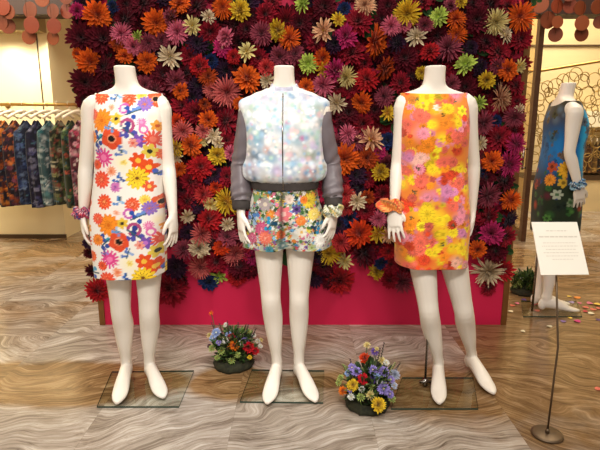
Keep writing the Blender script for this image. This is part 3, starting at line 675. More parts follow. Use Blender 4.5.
ruffle('wrist_ruffle', w4, M4.to_3x3() @ Vector((0, .4, 1)), .027, ['#2f6aa8', '#16202c', '#9ac8e0', '#e8eef0', '#1a2a44'], 13, 'blue, black and white cloth ruffle on wrist beside blue dress')
w5 = R2+a2[1]['wr']+Vector((-.005, -.02, .0))
ruffle('wrist_ruffle', w5, (-.1, .1, 1), .026, ['#c8cdb0', '#f0ece0', '#7a8a58', '#e0c080', '#d8d8cc', '#5a6a60'], 17, 'pale green and cream cloth ruffle below the grey jacket cuff', .03, .016, 8, 1.0)

# ------------------------------------------------------------------ flower wall
FW = W(300, 325, 3.16).y
YB = 3.16
xl = WF(100, 325).x; xr = WF(505, 324).x; ztopw = 2.45
fwall = empty('flower_wall_panel', ((xl+xr)/2, YB, 0), 0, 'tall free-standing panel with magenta face and bronze side edges behind the mannequins', 'display panel')
cx = (xl+xr)/2; hw = (xr-xl)/2
bm = BM(); box(bm, -hw+.034, hw-.034, 0, .06, 0, ztopw, .002)
mm, nt, b_, N, L = nodes('magenta_felt'); b_.inputs['Base Color'].default_value = (*rgb('#d8124c'), 1); b_.inputs['Roughness'].default_value = .65
obj('panel', bm, mm, fwall)
for s in (-1, 1):
    bm = BM(); box(bm, hw-.036 if s > 0 else -hw, hw if s > 0 else -hw+.036, -.008, .07, 0, ztopw, .002)
    obj('side_frame', bm, mat('golden_bronze_edge', '#8f6236', .35, .6, .15, 12), fwall)
# --- bloom meshes
def petal(bm, cl, base, out, up, ln, wd, tilt, c_in, c_out, jitc, fold=.25, curl=.0):
    d = (out*math.cos(tilt)+up*math.sin(tilt)).normalized(); nrm = (up*math.cos(tilt)-out*math.sin(tilt)).normalized(); sd = d.cross(nrm)
    pr = ((0, .18), (.35, .8), (.68, 1.0), (.9, .55), (1.0, .0)); L_ = []
    for f, w in pr:
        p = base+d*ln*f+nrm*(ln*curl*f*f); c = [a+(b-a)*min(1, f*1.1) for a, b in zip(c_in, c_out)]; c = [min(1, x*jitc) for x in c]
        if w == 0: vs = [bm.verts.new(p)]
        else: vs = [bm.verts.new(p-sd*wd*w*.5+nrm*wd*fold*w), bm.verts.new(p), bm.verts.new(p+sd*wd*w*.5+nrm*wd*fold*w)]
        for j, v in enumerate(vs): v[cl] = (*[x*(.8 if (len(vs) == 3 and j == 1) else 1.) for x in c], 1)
        L_.append(vs)
    for i in range(len(L_)-1):
        a, b = L_[i], L_[i+1]
        if len(b) == 3:
            bm.faces.new((a[0], b[0], b[1], a[1])); bm.faces.new((a[1], b[1], b[2], a[2]))
        else: bm.faces.new((a[0], b[0], a[1])); bm.faces.new((a[1], b[0], a[2]))
KINDS = {  # layers: (n petals, length, width, tilt deg)
    'dahlia': [(20, 1.0, .24, 2), (19, .90, .24, 18), (16, .76, .22, 34), (13, .60, .19, 48), (9, .42, .15, 62), (6, .26, .11, 76)],
    'spider': [(26, 1.0, .10, 0), (26, .96, .10, 16), (22, .84, .10, 32), (18, .68, .09, 46), (13, .50, .08, 62), (8, .34, .08, 78)],
    'mum': [(22, 1.0, .22, 14), (20, .96, .22, 30), (18, .86, .22, 44), (15, .74, .20, 58), (10, .6, .18, 70), (6, .48, .16, 82)],
    'star': [(6, 1.0, .44, 14), (6, .8, .34, 34)],
    'open': [(18, 1.0, .24, 8), (16, .86, .22, 24), (14, .66, .18, 40)],
    'loose': [(10, 1.0, .24, 6), (12, .92, .18, 28), (10, .74, .15, 50), (6, .5, .12, 70)]}
FM = attr_mat('flower_petals', .7, .12, .1)
def bloom_bm(kind, cin, cout, r, seed, bm=None, origin=Vector((0, 0, 0)), up=Vector((0, -1, 0)), jit_=.22):
    own = bm is None
    if own: bm = BM(); cl = bm.verts.layers.float_color.new('Col')
    else: cl = bm.verts.layers.float_color['Col']
    rr = random.Random(seed); a = up.orthogonal().normalized(); b = up.cross(a)
    for li, (n, ln, wd, tl) in enumerate(KINDS[kind]):
        ph = rr.random()*6.28
        for k in range(n):
            t = ph+2*PI*k/n+rr.uniform(-.12, .12); out = a*math.cos(t)+b*math.sin(t)
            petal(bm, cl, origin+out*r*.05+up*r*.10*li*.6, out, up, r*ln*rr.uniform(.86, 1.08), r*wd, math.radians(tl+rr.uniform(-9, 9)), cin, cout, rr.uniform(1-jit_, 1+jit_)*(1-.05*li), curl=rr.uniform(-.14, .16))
    return bm
def bead_center(r, c, seed, up=Vector((0, -1, 0))):
    bm = BM(); cl = bm.verts.layers.float_color.new('Col'); rr = random.Random(seed); a = up.orthogonal().normalized(); b = up.cross(a)
    for k in range(14):
        q = math.sqrt(k/14)*r; t = k*2.4; x = bmesh.ops.create_icosphere(bm, subdivisions=1, radius=r*.30)
        bmesh.ops.translate(bm, verts=x['verts'], vec=a*q*math.cos(t)+b*q*math.sin(t)+up*(r*.35*(1-q/r)))
        for v in x['verts']: v[cl] = (*[min(1, y*rr.uniform(.8, 1.15)) for y in rgb(c)], 1)
    return bm
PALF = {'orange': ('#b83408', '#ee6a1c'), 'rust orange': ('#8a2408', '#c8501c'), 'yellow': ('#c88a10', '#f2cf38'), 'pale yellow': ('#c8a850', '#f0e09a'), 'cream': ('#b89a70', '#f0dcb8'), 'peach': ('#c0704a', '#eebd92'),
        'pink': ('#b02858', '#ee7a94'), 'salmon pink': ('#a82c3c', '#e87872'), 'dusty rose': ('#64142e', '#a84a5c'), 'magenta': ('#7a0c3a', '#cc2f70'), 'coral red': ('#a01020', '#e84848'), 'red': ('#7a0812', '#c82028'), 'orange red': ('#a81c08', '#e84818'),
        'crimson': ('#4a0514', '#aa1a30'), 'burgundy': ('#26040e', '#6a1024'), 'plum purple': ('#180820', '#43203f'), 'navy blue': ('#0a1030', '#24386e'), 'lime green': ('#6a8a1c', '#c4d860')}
CENT = {'cream': '#e8d090', 'pale yellow': '#d8b040', 'yellow': '#c88a18', 'pink': '#f0d8a0', 'magenta': '#f0c0a0', 'lime green': '#a0b83c', 'navy blue': '#30406a'}
KNAME = {'dahlia': 'dahlia', 'spider': 'spidery chrysanthemum', 'mum': 'round chrysanthemum', 'star': 'star-petalled bloom', 'open': 'open daisy-like bloom', 'loose': 'loose-petalled bloom'}
# (px, py, radius px, kind, colour) read off the photograph
FL = """97 15 13 d orange;156 23 12 d orange;122 34 10 s pink;138 37 6 l lime green;134 46 9 d pink;170 57 11 l cream;147 62 10 d orange;125 57 8 d orange;117 44 7 d rust orange;90 62 12 d orange;77 11 7 m magenta;82 38 14 d burgundy;103 39 15 d burgundy;178 32 11 s pink;172 17 8 m dusty rose;126 20 12 d burgundy;114 7 6 m navy blue;86 82 14 d burgundy;104 67 11 d burgundy;78 54 6 d orange;156 53 8 s plum purple;164 75 12 d burgundy;148 43 9 s dusty rose;144 4 12 d burgundy;180 4 10 d orange;192 26 9 l pale yellow;208 17 7 l cream;223 8 10 s orange;239 11 10 m yellow;227 38 9 m pink;222 48 9 o magenta;247 52 9 l pale yellow;211 61 7 m navy blue;208 77 9 s rust orange;247 79 13 d orange;279 30 10 m yellow;290 39 11 s orange;267 68 8 m coral red;267 80 8 l cream;226 92 14 s salmon pink;234 57 7 d red;200 66 10 d red;210 31 11 d crimson;262 34 11 s dusty rose;266 14 10 d crimson;258 58 10 d crimson;246 30 9 d burgundy;236 67 9 d burgundy;181 91 8 d orange;174 17 6 m rust orange;197 7 11 d burgundy;272 3 8 d crimson;198 44 11 s plum purple;304 4 9 l lime green;365 6 10 s peach;338 20 7 l yellow;358 22 13 d crimson;373 41 15 d orange;324 31 11 l peach;316 43 9 d crimson;308 64 9 o lime green;321 58 9 d orange;323 70 8 l yellow;347 77 10 s pale yellow;391 26 9 s pink;346 37 11 d magenta;396 44 10 s plum purple;352 54 12 d crimson;334 71 11 d magenta;324 85 11 s pink;306 87 8 d orange;384 68 11 d rust orange;366 80 11 d red;344 10 7 m navy blue;300 24 11 d burgundy;324 7 11 d burgundy;388 6 9 d burgundy;334 44 9 m plum purple;407 13 13 s yellow;404 25 7 m pink;425 25 8 m dusty rose;439 17 9 o lime green;455 20 10 s orange;457 35 9 s orange;417 37 10 l cream;449 48 13 s dusty rose;466 65 10 o lime green;495 22 12 s pale yellow;504 35 8 l cream;521 17 13 s orange;520 39 11 d crimson;497 53 12 d crimson;507 70 10 d orange;486 80 8 m yellow;499 98 13 s peach;470 48 7 m plum purple;477 20 13 d burgundy;430 52 9 d red;497 66 8 s dusty rose;519 66 7 l pale yellow;422 73 6 m yellow;480 103 7 l lime green;485 42 10 d burgundy;515 86 9 d crimson;405 58 12 d burgundy;400 83 10 d crimson;460 2 6 m yellow;450 7 7 m dusty rose;490 4 10 d burgundy;472 4 9 d burgundy;212 90 8 s salmon pink;239 103 6 d orange;208 120 9 d orange;204 131 8 s salmon pink;213 136 8 l cream;219 143 6 l cream;183 131 10 s salmon pink;177 122 8 d orange red;192 145 11 d orange;177 148 9 m yellow;202 141 6 l pale yellow;218 155 9 m yellow;231 153 7 s pink;227 121 14 d crimson;196 112 11 d crimson;182 106 10 d crimson;205 104 6 m rust orange;220 103 8 d burgundy;178 157 7 l cream;227 141 9 d crimson;201 167 12 d red;179 169 7 d orange;213 175 11 d plum purple;192 181 12 d crimson;216 187 6 m orange red;204 195 10 s coral red;211 204 8 o pale yellow;228 201 13 s yellow;227 177 10 d crimson;187 216 7 l cream;210 219 12 d red;227 224 7 l cream;199 205 9 d plum purple;188 201 10 d crimson;223 213 9 d crimson;182 190 9 d burgundy;201 234 11 s salmon pink;199 248 10 m cream;184 250 10 s dusty rose;188 232 8 d plum purple;221 247 8 d orange red;234 253 12 s salmon pink;212 241 8 m burgundy;201 267 11 s salmon pink;220 275 9 t lime green;209 281 9 d navy blue;170 287 17 d crimson;176 267 11 d plum purple;216 262 10 d crimson;239 266 11 d burgundy;252 257 8 s magenta;213 229 9 d crimson;237 277 9 d red;250 269 9 d burgundy;337 103 10 l cream;362 102 10 d orange;387 113 8 l yellow;370 140 13 l peach;347 134 9 s pink;345 158 14 d orange;368 158 11 d rust orange;385 97 10 s dusty rose;387 141 8 m navy blue;348 113 12 d burgundy;362 123 11 d crimson;343 122 9 d burgundy;379 153 7 d magenta;350 89 9 d crimson;380 172 9 m yellow;346 194 9 s coral red;346 207 9 s coral red;357 201 9 l cream;367 197 7 d rust orange;357 175 10 d plum purple;367 179 9 d crimson;365 211 10 d crimson;350 218 9 m navy blue;382 193 9 d crimson;378 219 8 s pink;359 233 13 d orange red;343 182 7 m crimson;377 233 9 l yellow;388 234 9 l peach;342 242 10 s coral red;329 253 12 s yellow;345 261 8 l pale yellow;363 253 13 d burgundy;388 251 9 d red;381 262 7 m navy blue;375 272 8 m yellow;403 281 11 s dusty rose;340 279 14 d red;323 266 10 d burgundy;390 264 9 d crimson;318 257 7 m plum purple;482 123 11 s dusty rose;514 117 10 s dusty rose;517 102 8 d crimson;480 143 7 l cream;498 138 13 d crimson;515 144 10 s magenta;495 121 6 m navy blue;483 156 10 d crimson;492 161 10 d orange;519 109 5 l cream;508 164 12 s magenta;487 195 12 s dusty rose;510 200 10 s orange;503 181 11 d burgundy;486 178 8 d burgundy;488 216 10 d crimson;507 219 10 d plum purple;480 173 7 m navy blue;492 233 11 d magenta;477 249 9 d orange;495 251 11 d burgundy;487 270 15 s cream;503 270 11 d red;505 236 10 d crimson;488 287 8 d crimson;91 252 7 d burgundy;98 290 11 d red;94 270 8 d burgundy;89 243 6 d plum purple;84 100 8 d burgundy;402 262 8 d burgundy;160 278 10 d crimson;330 278 10 d burgundy;312 264 8 d crimson;262 250 7 d burgundy;183 277 9 d burgundy;390 280 8 d crimson;408 270 8 d crimson"""
KM = dict(d='dahlia', s='spider', m='mum', o='open', l='loose', t='star')
FLW = []
for row in FL.split(';'):
    a = row.split(); FLW.append((float(a[0]), float(a[1]), float(a[2]), KM[a[3]], ' '.join(a[4:])))
# more dark blooms in the gaps between them
rr = random.Random(31)
def hidden(px, py):
    if 80 < px < 178 and 92 < py < 292: return True
    if 108 < px < 137 and py > 66 and py < 95: return True
    if 236 < px < 336 and 92 < py < 262: return True
    if 388 < px < 478 and 90 < py < 282: return True
    return False
FILL = []
tries = 0
while len(FLW)+len(FILL) < 300 and tries < 20000:
    tries += 1; px = rr.uniform(82, 522); py = rr.uniform(2, 280)
    if hidden(px, py): continue
    if px < 90 and py > 90: continue
    if py > 262 and rr.random() < .7: continue
    if px > 522-py*.05: continue
    if any(math.hypot(px-f[0], py-f[1]) < (f[2]+9)*.62 for f in FLW+FILL): continue
    FILL.append((px, py, rr.uniform(8, 12), rr.choice(('dahlia', 'dahlia', 'spider')), rr.choice(('burgundy', 'burgundy', 'crimson', 'plum purple', 'dusty rose'))))
ALLF = FLW+FILL
ROWS = ((0, 45, 'near the top'), (45, 95, 'at neck height'), (95, 150, 'at chest height'), (150, 205, 'at waist height'), (205, 400, 'along the lower fringe'))
COLS = ((0, 108, 'beside the clothes rail'), (108, 152, 'above the white floral dress'), (152, 262, 'between white floral dress and jacket'), (262, 306, 'above the bomber jacket'), (306, 412, 'between jacket and orange dress'), (412, 456, 'above the orange dress'), (456, 700, 'toward the bronze post'))
ORD = ['highest', 'second highest', 'third highest', 'fourth highest', 'fifth highest', 'sixth highest', 'seventh highest', 'eighth highest', 'ninth highest', 'tenth highest']
def band(v, T): return next(t for a, b, t in T if a <= v < b)
cells = {}
for i, f in enumerate(ALLF): cells.setdefault((f[4], KNAME[f[3]], band(f[1], ROWS), band(f[0], COLS)), []).append(i)
LAB = {}
for k, ids in cells.items():
    ids.sort(key=lambda i: ALLF[i][1])
    for j, i in enumerate(ids):
        pre = '' if len(ids) == 1 else ('lowest ' if j == len(ids)-1 else ORD[j]+' ')
        LAB[i] = f'{pre}{k[0]} {k[1]} {k[2]}, {k[3]}'
MC = {}
for i, (px, py, r, kind, colr) in enumerate(ALLF):
    fill = i >= len(FLW); Yf = YB-.075-(.02 if not fill else 0)-.02*rr.random()
    if colr in ('burgundy', 'crimson', 'plum purple', 'navy blue'): Yf += .03
    if py > 250: Yf = YB-.03-.012*rr.random()
    if py > 268: Yf = YB-.008-.004*rr.random()
    p = W(px, py, Yf); rad = r/ppm(Yf, p.z)*1.17
    var = rr.randrange(2); key = (kind, colr, var)
    if key not in MC:
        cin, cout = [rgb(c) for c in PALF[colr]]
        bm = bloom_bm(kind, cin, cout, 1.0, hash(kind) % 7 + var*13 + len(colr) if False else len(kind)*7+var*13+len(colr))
        me = bpy.data.meshes.new('bloom'); bm.to_mesh(me); bm.free(); me.materials.append(FM)
        ce = None
        if kind in ('open', 'loose', 'star') or colr == 'yellow' and kind == 'spider':
            cb = bead_center(.22, CENT.get(colr, '#d0a040'), 3); ce = bpy.data.meshes.new('flower_center'); cb.to_mesh(ce); cb.free(); ce.materials.append(FM)
        MC[key] = (me, ce)
    me, ce = MC[key]
    o = bpy.data.objects.new('artificial_flower', me); COL.objects.link(o); o.location = p; o.scale = (rad, rad, rad)
    o.rotation_euler = Euler((rr.uniform(-.62, .30), rr.random()*6.28, rr.uniform(-.55, .55)), 'YXZ')
    tag(o, LAB[i], 'flower', 'flowers on the flower wall')
    if ce:
        c = bpy.data.objects.new('flower_center', ce); COL.objects.link(c); c.parent = o; c.location = (0, -.12, 0)
# dense backing of petals and leaves under the blooms: one mass
bm = BM(); cl = bm.verts.layers.float_color.new('Col'); rr = random.Random(77)
xs0, xs1 = xl+.03, xr-.01
dark = [('burgundy', 8), ('crimson', 4), ('plum purple', 2)]
names = [n for n, k in dark for _ in range(k)]
zlow = lambda xx: .47+.05*math.sin(xx*5.1)+.04*math.sin(xx*11.3+1)
N_ = 0; zz = .42
step = .078
while zz < 2.40:
    xx = xs0+.03+rr.uniform(0, .03)
    while xx < xs1-.02:
        qx = xx+rr.uniform(-.03, .03); qz = zz+rr.uniform(-.03, .03)
        if qz > zlow(qx):
            nm = rr.choice(names); cin, cout = [rgb(c) for c in PALF[nm]]
            up = Vector((rr.uniform(-.5, .5), -1, rr.uniform(-.5, .4))).normalized()
            org = Vector((qx, YB-.012-rr.random()*.02, qz)); r = rr.uniform(.05, .068)
            a = up.orthogonal().normalized(); b = up.cross(a); k_ = rr.uniform(.7, 1.2)
            for n, ln, wd, tl in ((11, 1.0, .36, 10), (9, .75, .34, 35), (6, .5, .3, 58)):
                ph = rr.random()*6
                for k in range(n):
                    t = ph+2*PI*k/n; out = a*math.cos(t)+b*math.sin(t)
                    petal(bm, cl, org, out, up, r*ln*rr.uniform(.85, 1.1), r*wd, math.radians(tl+rr.uniform(-10, 10)), cin, cout, (1.05 if qz < 1.15 else .8 if qz < 1.5 else .62)*k_*rr.uniform(.8, 1.2))  # light put into the petal colour: brightest low, dimmer towards the top
            if rr.random() < .16:      # a few dark leaves
                for k in range(3):
                    t = rr.random()*6.28; out = a*math.cos(t)+b*math.sin(t)
                    petal(bm, cl, org+up*.02, out, up, .085, .045, .25, rgb('#12240f'), rgb('#2f5226'), rr.uniform(.8, 1.2))
        xx += step
    zz += step*.92
mass = obj('flower_wall_backing', bm, FM); tag(mass, 'dense mass of dark burgundy petals and leaves behind the brighter blooms', 'flowers', kind='stuff')

# ------------------------------------------------------------------ flower arrangements on the floor
M_moss = mat('dark_moss', '#2a2a18', .9, 0, .5, 60); M_leaf = attr_mat('leaf_green', .6, .3)
M_stem = mat('green_stem', '#4a5a30', .7, 0, .2, 20)
def arrangement(px, py, rad, h, blooms, seed, label, spikes, tint=1.0):
    base = WF(px, py); base.z = 0; root = empty('flower_arrangement', base, 0, label, 'flower arrangement'); rr = random.Random(seed)
    bm = BM(); tube(bm, [(0, 0, 0), (0, 0, .018), (0, 0, .045), (0, 0, .055)], [rad*.80, rad*.86, rad*.74, rad*.4], 40)
    for v in bm.verts: v.co += Vector((rr.uniform(-1, 1), rr.uniform(-1, 1), 0))*.006
    o = obj('moss_base', bm, M_moss, root, True); o['label'] = 'dark mossy base'
    bm = BM(); cl = bm.verts.layers.float_color.new('Col')
    for k in range(380):
        t = rr.random()*6.28; q = math.sqrt(rr.random())*rad*.72; z = .03+rr.random()*h*.72*(1-.55*(q/rad)**2)
        out = Vector((math.cos(t+rr.uniform(-1, 1)), math.sin(t+rr.uniform(-1, 1)), 0)); g = rr.choice((('#16260f', '#3f5c28'), ('#1c3014', '#5a7a38'), ('#2a3a20', '#7a8a50'), ('#122010', '#2f4a22')))
        petal(bm, cl, Vector((q*math.cos(t), q*math.sin(t), z)), out, Vector((0, 0, 1)), rr.uniform(.03, .065), rr.uniform(.010, .022), rr.uniform(.1, 1.3), rgb(g[0]), rgb(g[1]), rr.uniform(.7, 1.2))
    o = obj('foliage', bm, M_leaf, root); o['kind'] = 'stuff'; o['label'] = 'mass of green leaves'
    for (bx, bz, by, r, kind, colr) in blooms:
        # bx, bz: offsets in px from the base point; by: depth offset in metres
        s = ppm(base.y, .1); p = Vector((bx/s, by, max(.03, bz/s*1.02 - by*.40)))
        cin, cout = [rgb(c) for c in PALS[colr]]
        up = Vector((p.x*2.2, -.55+by*2.0, .65)).normalized()
        r *= .88; bm = bloom_bm(kind, cin, cout, r/s, rr.randrange(999), up=up); bl = obj('bloom', bm, FM, root); bl.location = p; bl['label'] = colr + ' bloom'
        if kind in ('open', 'loose', 'star'):
            cb = bead_center(r/s*.25, CENTS.get(colr, '#d8b040'), 2, up); c = obj('flower_center', cb, FM, bl); c.location = up*(r/s*.15)
        if bz/s > h*.72:
            bm = BM(); tube(bm, [(p.x*.3, p.y*.3, .03), (p.x*.8, p.y*.8, p.z*.6), tuple(p-up*.003)], .0022, 6); obj('stem', bm, M_stem, root, True)
    for (sx, sz, lean, colr) in spikes:
        s = ppm(base.y, .1); x0 = sx/s; hz_ = sz/s
        bm = BM(); cl = bm.verts.layers.float_color.new('Col'); tip = Vector((x0+lean/s, .02, hz_)); a = Vector((x0*.5, .02, .04))
        rg = tube(bm, [a, a.lerp(tip, .5), tip], [.002, .002, .001], 6)
        for v in bm.verts: v[cl] = (*rgb('#3f4f2c'), 1)
        for k in range(26):
            f = .5+.5*k/26; q = a.lerp(tip, f); t = k*2.4; out = Vector((math.cos(t), math.sin(t), 0))
            petal(bm, cl, q, out, Vector((0, 0, 1)), .012*(1.25-f*.6), .007, .7, rgb(PALS[colr][0]), rgb(PALS[colr][1]), rr.uniform(.8, 1.2))
        obj('flower_spike', bm, FM, root)['label'] = colr + ' flower spike'
    return root
PALS = dict(PALF); PALS.update({'lavender': ('#5a4a98', '#a896dc'), 'pale blue': ('#5a70b0', '#a8bce8'), 'white': ('#c8c8b0', '#f4f2ea'), 'violet': ('#3a2468', '#7a58b0'), 'bright orange': ('#d04a08', '#f88420'), 'bright red': ('#900a14', '#e02030'), 'green bud': ('#5a7030', '#b8c870'), 'dark plum': ('#2c1830', '#5a3450'), 'silver lilac': ('#8a94b0', '#c8d0e4')})
CENTS = {'white': '#e0c050', 'lavender': '#f0e0a0', 'yellow': '#c88a18', 'pale blue': '#f0f0d0'}
B1 = [(-16, 34, -.02, 6, 'open', 'pale blue'), (-20, 28, .0, 5, 'open', 'pale blue'), (-24, 31, .02, 4, 'loose', 'pale yellow'), (-5, 32, .02, 4, 'open', 'pale blue'), (-2, 29, .0, 5, 'mum', 'crimson'), (-7, 26, -.03, 4, 'open', 'white'), (2, 21, -.06, 6.5, 'mum', 'bright orange'), (16, 19, -.05, 7, 'mum', 'bright red'), (22, 15, -.03, 5, 'mum', 'bright red'), (12, 26, -.01, 5, 'open', 'lavender'), (9, 24, -.03, 4, 'open', 'white'),
      (-10, 16, -.07, 5, 'loose', 'green bud'), (-20, 18, -.03, 5, 'loose', 'green bud'), (6, 12, -.09, 4, 'loose', 'green bud'), (17, 9, -.06, 3, 'open', 'yellow'), (20, 31, .03, 3, 'open', 'white'), (24, 25, .02, 3.5, 'loose', 'white'), (27, 26, .03, 3, 'loose', 'pale yellow'), (-8, 42, .03, 3, 'open', 'white'), (8, 36, .05, 4, 'loose', 'green bud'), (14, 35, .05, 4, 'loose', 'green bud'), (-22, 54, .03, 3.2, 'star', 'orange'), (-13, 24, -.05, 3.5, 'open', 'lavender'), (-24, 20, -.0, 3, 'open', 'dark plum'), (3, 28, .0, 3, 'open', 'violet'), (0, 6, -.09, 4, 'loose', 'green bud'), (27, 20, .0, 3, 'open', 'white'), (-14, 9, -.08, 3.5, 'loose', 'green bud')]
arrangement(234, 365, .128, .22, B1, 5, 'smaller flower arrangement with orange and red blooms near the magenta panel', [(-11, 43, -3, 'dark plum'), (-5, 46, -1, 'dark plum'), (4, 44, 1, 'dark plum'), (12, 42, 3, 'dark plum'), (18, 38, 5, 'dark plum'), (-18, 44, -4, 'dark plum')])
B2 = [(-3, 49, .02, 7, 'mum', 'orange red'), (-16, 40, .0, 5, 'open', 'lavender'), (-12, 36, -.02, 6, 'open', 'lavender'), (4, 38, -.02, 6, 'open', 'lavender'), (15, 36, -.01, 7, 'open', 'lavender'), (27, 32, .01, 7, 'spider', 'silver lilac'), (-6, 29, -.05, 7, 'mum', 'bright red'), (-16, 23, -.06, 7.5, 'mum', 'yellow'), (-25, 16, -.03, 5.5, 'mum', 'bright orange'), (-18, 12, -.08, 4.5, 'loose', 'white'), (0, 14, -.09, 6, 'loose', 'pale yellow'), (7, 5, -.12, 9, 'mum', 'yellow'), (13, 20, -.07, 8, 'open', 'lavender'), (20, 14, -.06, 5, 'open', 'lavender'), (14, 47, .02, 5, 'loose', 'pale yellow'), (18, 45, .01, 4, 'open', 'white'),
      (-27, 29, .0, 4.5, 'loose', 'green bud'), (-29, 24, -.01, 4, 'loose', 'green bud'), (-9, 12, -.09, 5, 'loose', 'green bud'), (-8, 20, -.08, 4, 'loose', 'white'), (22, 9, -.06, 5, 'loose', 'green bud'), (3, 28, -.04, 5, 'open', 'violet'), (8, 31, -.03, 5, 'open', 'pale blue'), (-20, 34, .0, 4, 'open', 'pale blue'), (22, 28, -.02, 5, 'open', 'lavender'), (7, 56, .03, 5, 'open', 'violet'), (-1, 63, .03, 4.5, 'loose', 'pale yellow'), (9, 59, .03, 3, 'loose', 'pale yellow'), (25, 22, -.03, 4.5, 'open', 'silver lilac'), (-19, 18, -.07, 3, 'open', 'lavender'), (2, 22, -.07, 4, 'loose', 'green bud'), (10, 26, -.05, 4, 'open', 'white')]
arrangement(367, 405, .120, .24, B2, 8, 'larger flower arrangement with yellow and lavender blooms beside the bomber jacket mannequin', [(13, 66, 3, 'dark plum'), (11, 60, 1, 'dark plum'), (-14, 48, -4, 'dark plum'), (24, 44, 4, 'green bud'), (27, 44, 6, 'dark plum'), (-20, 42, -5, 'green bud')])
B3 = [(-8, 10, -.04, 3, 'loose', 'green bud'), (-4, 14, -.02, 2.5, 'open', 'white'), (3, 9, -.05, 2.5, 'loose', 'pale yellow'), (6, 13, -.02, 2.5, 'open', 'dusty rose'), (-11, 7, -.03, 2.5, 'loose', 'green bud'), (8, 6, -.04, 2, 'open', 'white'), (0, 6, -.06, 3, 'loose', 'green bud')]
arrangement(524, 293, .115, .17, B3, 11, 'dark green leafy arrangement on floor behind the magenta panel edge', [(4, 27, 3, 'dark plum'), (-6, 22, -3, 'green bud'), (8, 22, 6, 'dark plum'), (-1, 24, 0, 'green bud'), (7, 30, 9, 'dark plum')])

# ------------------------------------------------------------------ sign stand
sb = WF(547, 435); sb.z = 0
sign = empty('sign_stand', sb, 0, 'white printed notice card on a thin bronze pole with round base', 'sign')
bm = BM(); tube(bm, [(0, 0, 0), (0, 0, .004), (0, 0, .009), (0, 0, .012)], [.063, .065, .063, .056], 48); tube(bm, [(0, 0, .01), (0, 0, .03)], [.009, .007], 16)
M_dbr = mat('dark_bronze_pole', '#6e5c48', .4, .7, .1, 20); obj('base', bm, M_dbr, sign, True)
c = [W(531.5, 222, sb.y+.10), W(577, 222, sb.y+.10), W(589, 274.5, sb.y-.03), W(541, 275, sb.y-.03)]
c = [v-sb for v in c]; cen = (c[0]+c[1]+c[2]+c[3])/4
bm = BM(); top_ = Vector((cen.x-.012, cen.y+.004, cen.z-.012)); tube(bm, [(0, 0, .012), (.006, .0, .4), tuple(top_)], .0042, 12); obj('pole', bm, M_dbr, sign, True)
n = (c[1]-c[0]).cross(c[3]-c[0]).normalized()
if n.y > 0: n = -n
bm = BM(); a = [bm.verts.new(v) for v in c]; b = [bm.verts.new(v-n*.004) for v in c]
bm.faces.new(a); bm.faces.new(list(reversed(b)))
for i in range(4): bm.faces.new((a[i], a[(i+1) % 4], b[(i+1) % 4], b[i]))
card = obj('notice_card', bm, mat('ivory_card', '#f4eee0', .5), sign)
bm = BM(); rr = random.Random(2)
def CP(u, v): return (c[0]*(1-u)+c[1]*u)*(1-v)+(c[3]*(1-u)+c[2]*u)*v + n*.0008
def bar(u0, u1, v, h):
    bm.faces.new([bm.verts.new(CP(*q)) for q in ((u0, v), (u1, v), (u1, v+h), (u0, v+h))])
def words(u0, u1, v, h, wmin=.02, wmax=.07):
    u = u0
    while u < u1:
        w = min(rr.uniform(wmin, wmax), u1-u); bar(u, u+w, v, h); u += w+.014
words(.28, .74, .165, .018); words(.10, .93, .275, .028, .05, .14)
for k, (u0, u1) in enumerate(((.16, .86), (.13, .9), (.2, .84), (.14, .88), (.18, .86), (.3, .74))): words(u0, u1, .40+.062*k, .013)
obj('printed_text', bm, mat('faint_grey_print', '#dad1c2', .6), card)

# ------------------------------------------------------------------ clothes rail
YR = 5.32
r0, r1 = W(-35, 104.5, YR), W(92, 104.5, YR)
rail = empty('clothes_rail', (r0.x, YR, 0), 0, 'long gold wall rail holding the row of hanging printed dresses', 'clothes rail')
bm = BM(); tube(bm, [(0, 0, r0.z), (r1.x-r0.x, 0, r0.z)], .016, 16); obj('rail_bar', bm, M_gold, rail, True)
for xx in (.25, 1.0):
    bm = BM(); tube(bm, [(xx, 0, r0.z), (xx, .33, r0.z)], .010, 10); tube(bm, [(xx, .322, r0.z), (xx, .33, r0.z)], .03, 16); obj('wall_bracket', bm, M_gold, rail, True)
M_hang = mat('pale_wood_hanger', '#e8dcc4', .5)
def hanger_mesh():
    bm = BM(); hk = [Vector((0, 0, .0))+Vector((math.cos(t)*.022, 0, -.006+math.sin(t)*.022)) for t in np.linspace(-.5, PI+.6, 14)]
    tube(bm, [Vector((0, 0, -.085))]+[Vector((0, 0, -.045)), Vector((.012, 0, -.028))]+[h for h in hk], .0028, 8, True, Vector((0, 1, 0)))
    p, r = smooth_path([(-.19, 0, -.15), (-.10, 0, -.105), (0, 0, -.082), (.10, 0, -.105), (.19, 0, -.15)], [(.016, .012), (.014, .011), (.016, .012), (.014, .011), (.016, .012)], 5)
    tube(bm, p, r, 10, True, Vector((0, 0, 1)))
    me = bpy.data.meshes.new('hanger'); bm.to_mesh(me); bm.free(); me.materials.append(M_hang); me.polygons.foreach_set('use_smooth', [True]*len(me.polygons)); return me
HM = hanger_mesh()
